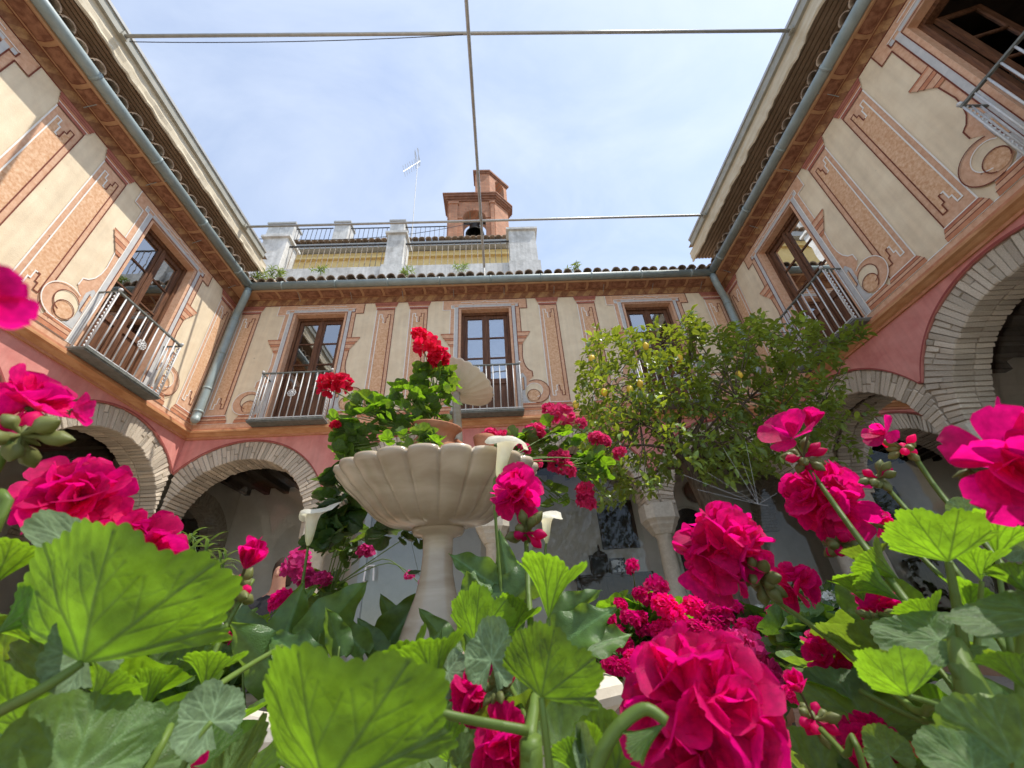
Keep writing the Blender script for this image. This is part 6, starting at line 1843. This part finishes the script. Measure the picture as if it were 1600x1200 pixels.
# ------------------------------------------------------------------ lemon tree
YL = 3.5
tb = A(1150, 900, YL); tb = Vector((tb.x, YL, GZ))
lt = thing('lemon_tree', 'lemon tree with dense glossy foliage and a few yellow lemons', 'tree', tb)
fork = A(1062, 705, YL)
stem(lt, [tb, tb + Vector((-.03, 0, .7)), A(1112, 810, YL), A(1085, 750, YL), fork], [.085, .07, .062, .055, .05], BARK, 'trunk', 12)
rn = random.Random(77)
outline = [(905, 560), (930, 520), (985, 525), (1020, 508), (1060, 512), (1088, 490), (1115, 525), (1165, 500), (1205, 484), (1240, 492), (1285, 508), (1300, 545), (1325, 575), (1322, 650), (1290, 700), (1225, 712), (1200, 745), (1120, 760), (1060, 745), (1015, 775), (965, 800), (930, 780), (915, 740), (905, 690), (902, 620)]
def inside(x, y):
    c = False; j = len(outline) - 1
    for i in range(len(outline)):
        xi, yi = outline[i]; xj, yj = outline[j]
        if (yi > y) != (yj > y) and x < (xj - xi) * (y - yi) / (yj - yi) + xi: c = not c
        j = i
    return c
limbs = []
for (px, py, dy) in ((940, 590, -.3), (985, 560, .2), (1030, 540, -.2), (1090, 530, .3), (1150, 540, -.1), (1200, 520, .3), (1260, 540, 0), (1290, 620, .2), (1220, 640, -.4), (1150, 620, -.5), (1000, 660, -.4), (950, 700, .1), (985, 750, .2), (1180, 690, .3), (1100, 640, .4)):
    e = A(px, py, YL + dy); mid = fork.lerp(e, .5) + Vector((rn.uniform(-.1, .1), rn.uniform(-.1, .1), rn.uniform(-.12, .02)))
    stem(lt, [fork - UP * rn.uniform(0, .15), mid, e], [.03, .018, .007], BARK, 'limb', 7); limbs += [(fork.lerp(mid, .6)), mid, mid.lerp(e, .5), e]
cen = A(1110, 640, YL)
shoots = []
while len(shoots) < 1020:
    px, py = rn.uniform(895, 1335), rn.uniform(475, 805)
    if not inside(px, py): continue
    # fewer shoots low in the crown and near its middle, where branches show
    if py > 700 and rn.random() < .15: continue
    u_ = rn.uniform(-1, 1); y = YL + .75 * u_
    shoots.append((px, py, y))
for k in range(34): shoots.append((rn.uniform(1075, 1095), rn.uniform(500, 540), YL - .1) if k < 8 else (1300 + (k - 8) * 3.0 + rn.uniform(-5, 5), 540 - (k - 8) * 1.3 + rn.uniform(-9, 9), YL) if k < 26 else (rn.uniform(1300, 1375), rn.uniform(650, 725), YL))
singles = []; mass = MB(); mv = []
for i, (px, py, y) in enumerate(shoots):
    p = A(px, py, y)
    d = ((p - cen).normalized() * .7 + UP * rn.uniform(.1, 1.0) + Vector((rn.uniform(-.6, .6), rn.uniform(-.6, .6), rn.uniform(-.3, .3)))).normalized()
    L = rn.uniform(.10, .2)
    e1_ = d.orthogonal().normalized(); e2_ = d.cross(e1_)
    for k in range(rn.randrange(5, 9)):
        a = k * 2.4 + i; q = p + d * L * (k / 7 - .4); o_ = (e1_ * cos(a) + e2_ * sin(a)); x = (o_ + d * rn.uniform(.2, .9) + UP * rn.uniform(-.35, .25)).normalized()
        l = rn.uniform(.055, .098)
        M4 = frame(x, UP * .8 + d * .3 + Vector((rn.uniform(-.6, .6), rn.uniform(-.6, .6), 0)), q, l, l * rn.uniform(.95, 1.25), l)
        singles.append((M4, y, rn.randrange(5)))
    if i % 3 == 0:
        b_ = min(limbs, key=lambda z: (z - p).length); m = MB(); m.tube([b_, b_.lerp(p, .5) + UP * .02, p + d * L * .4], [.006, .004, .002], 5); m.build('twig', [BARK], lt)
singles.sort(key=lambda s: s[1])
for i, (M4, y, s_) in enumerate(singles):
    if i < 300: inst('leaf', leafmesh('lemon', s_, LEMLEAF), M4, lt)
    else:
        me = leafmesh('lemon', s_, LEMLEAF)
        mass.add([M4 @ v.co for v in me.vertices], [list(p.vertices) for p in me.polygons]); mv += [x.value for x in me.attributes['vein'].data]
fo_ = setp(mass.build('foliage', [LEMLEAF], lt, smooth=True), kind='stuff'); with_attr(fo_.data, mv)
for (px, py) in ((1009, 541), (984, 608), (944, 613), (900, 632), (1000, 600), (1155, 585), (1062, 560), (1240, 640), (925, 560)):
    c = A(px, py, YL - .58 + rn.uniform(0, .2)); m = MB(); m.lathe([(.0, -.045), (.008, -.04), (.022, -.026), (.028, 0), (.024, .022), (.01, .036), (.003, .042)], 12, c, M3=Matrix.Rotation(rn.uniform(-.4, .4), 3, 'X')); m.build('lemon', [LEMON], lt, smooth=True)

# ------------------------------------------------------------------ spider web by the tree
WEB = plaster('web_thread', (.5, .5, .5), None, 5, bump=0)
m = MB(); c = A(1185, 788, 2.4)
for (px, py, y) in ((1068, 742, 2.6), (1105, 738, 2.5), (1160, 722, 2.4), (1090, 765, 2.6), (1215, 770, 2.3), (1200, 790, 2.35), (1130, 700, 2.5), (1165, 690, 2.4)):
    m.tube([c, A(px, py, y)], .0008, 3)
for k in range(3):
    f_ = .12 + .12 * k; m.tube([c.lerp(A(1068, 742, 2.6), f_), c.lerp(A(1105, 738, 2.5), f_), c.lerp(A(1160, 722, 2.4), f_), c.lerp(A(1215, 770, 2.3), f_)], .0006, 3)
setp(m.build('spider_web', [WEB], loc=c), 'pale spider web strung under the lemon tree above the flower heads', 'spider web')
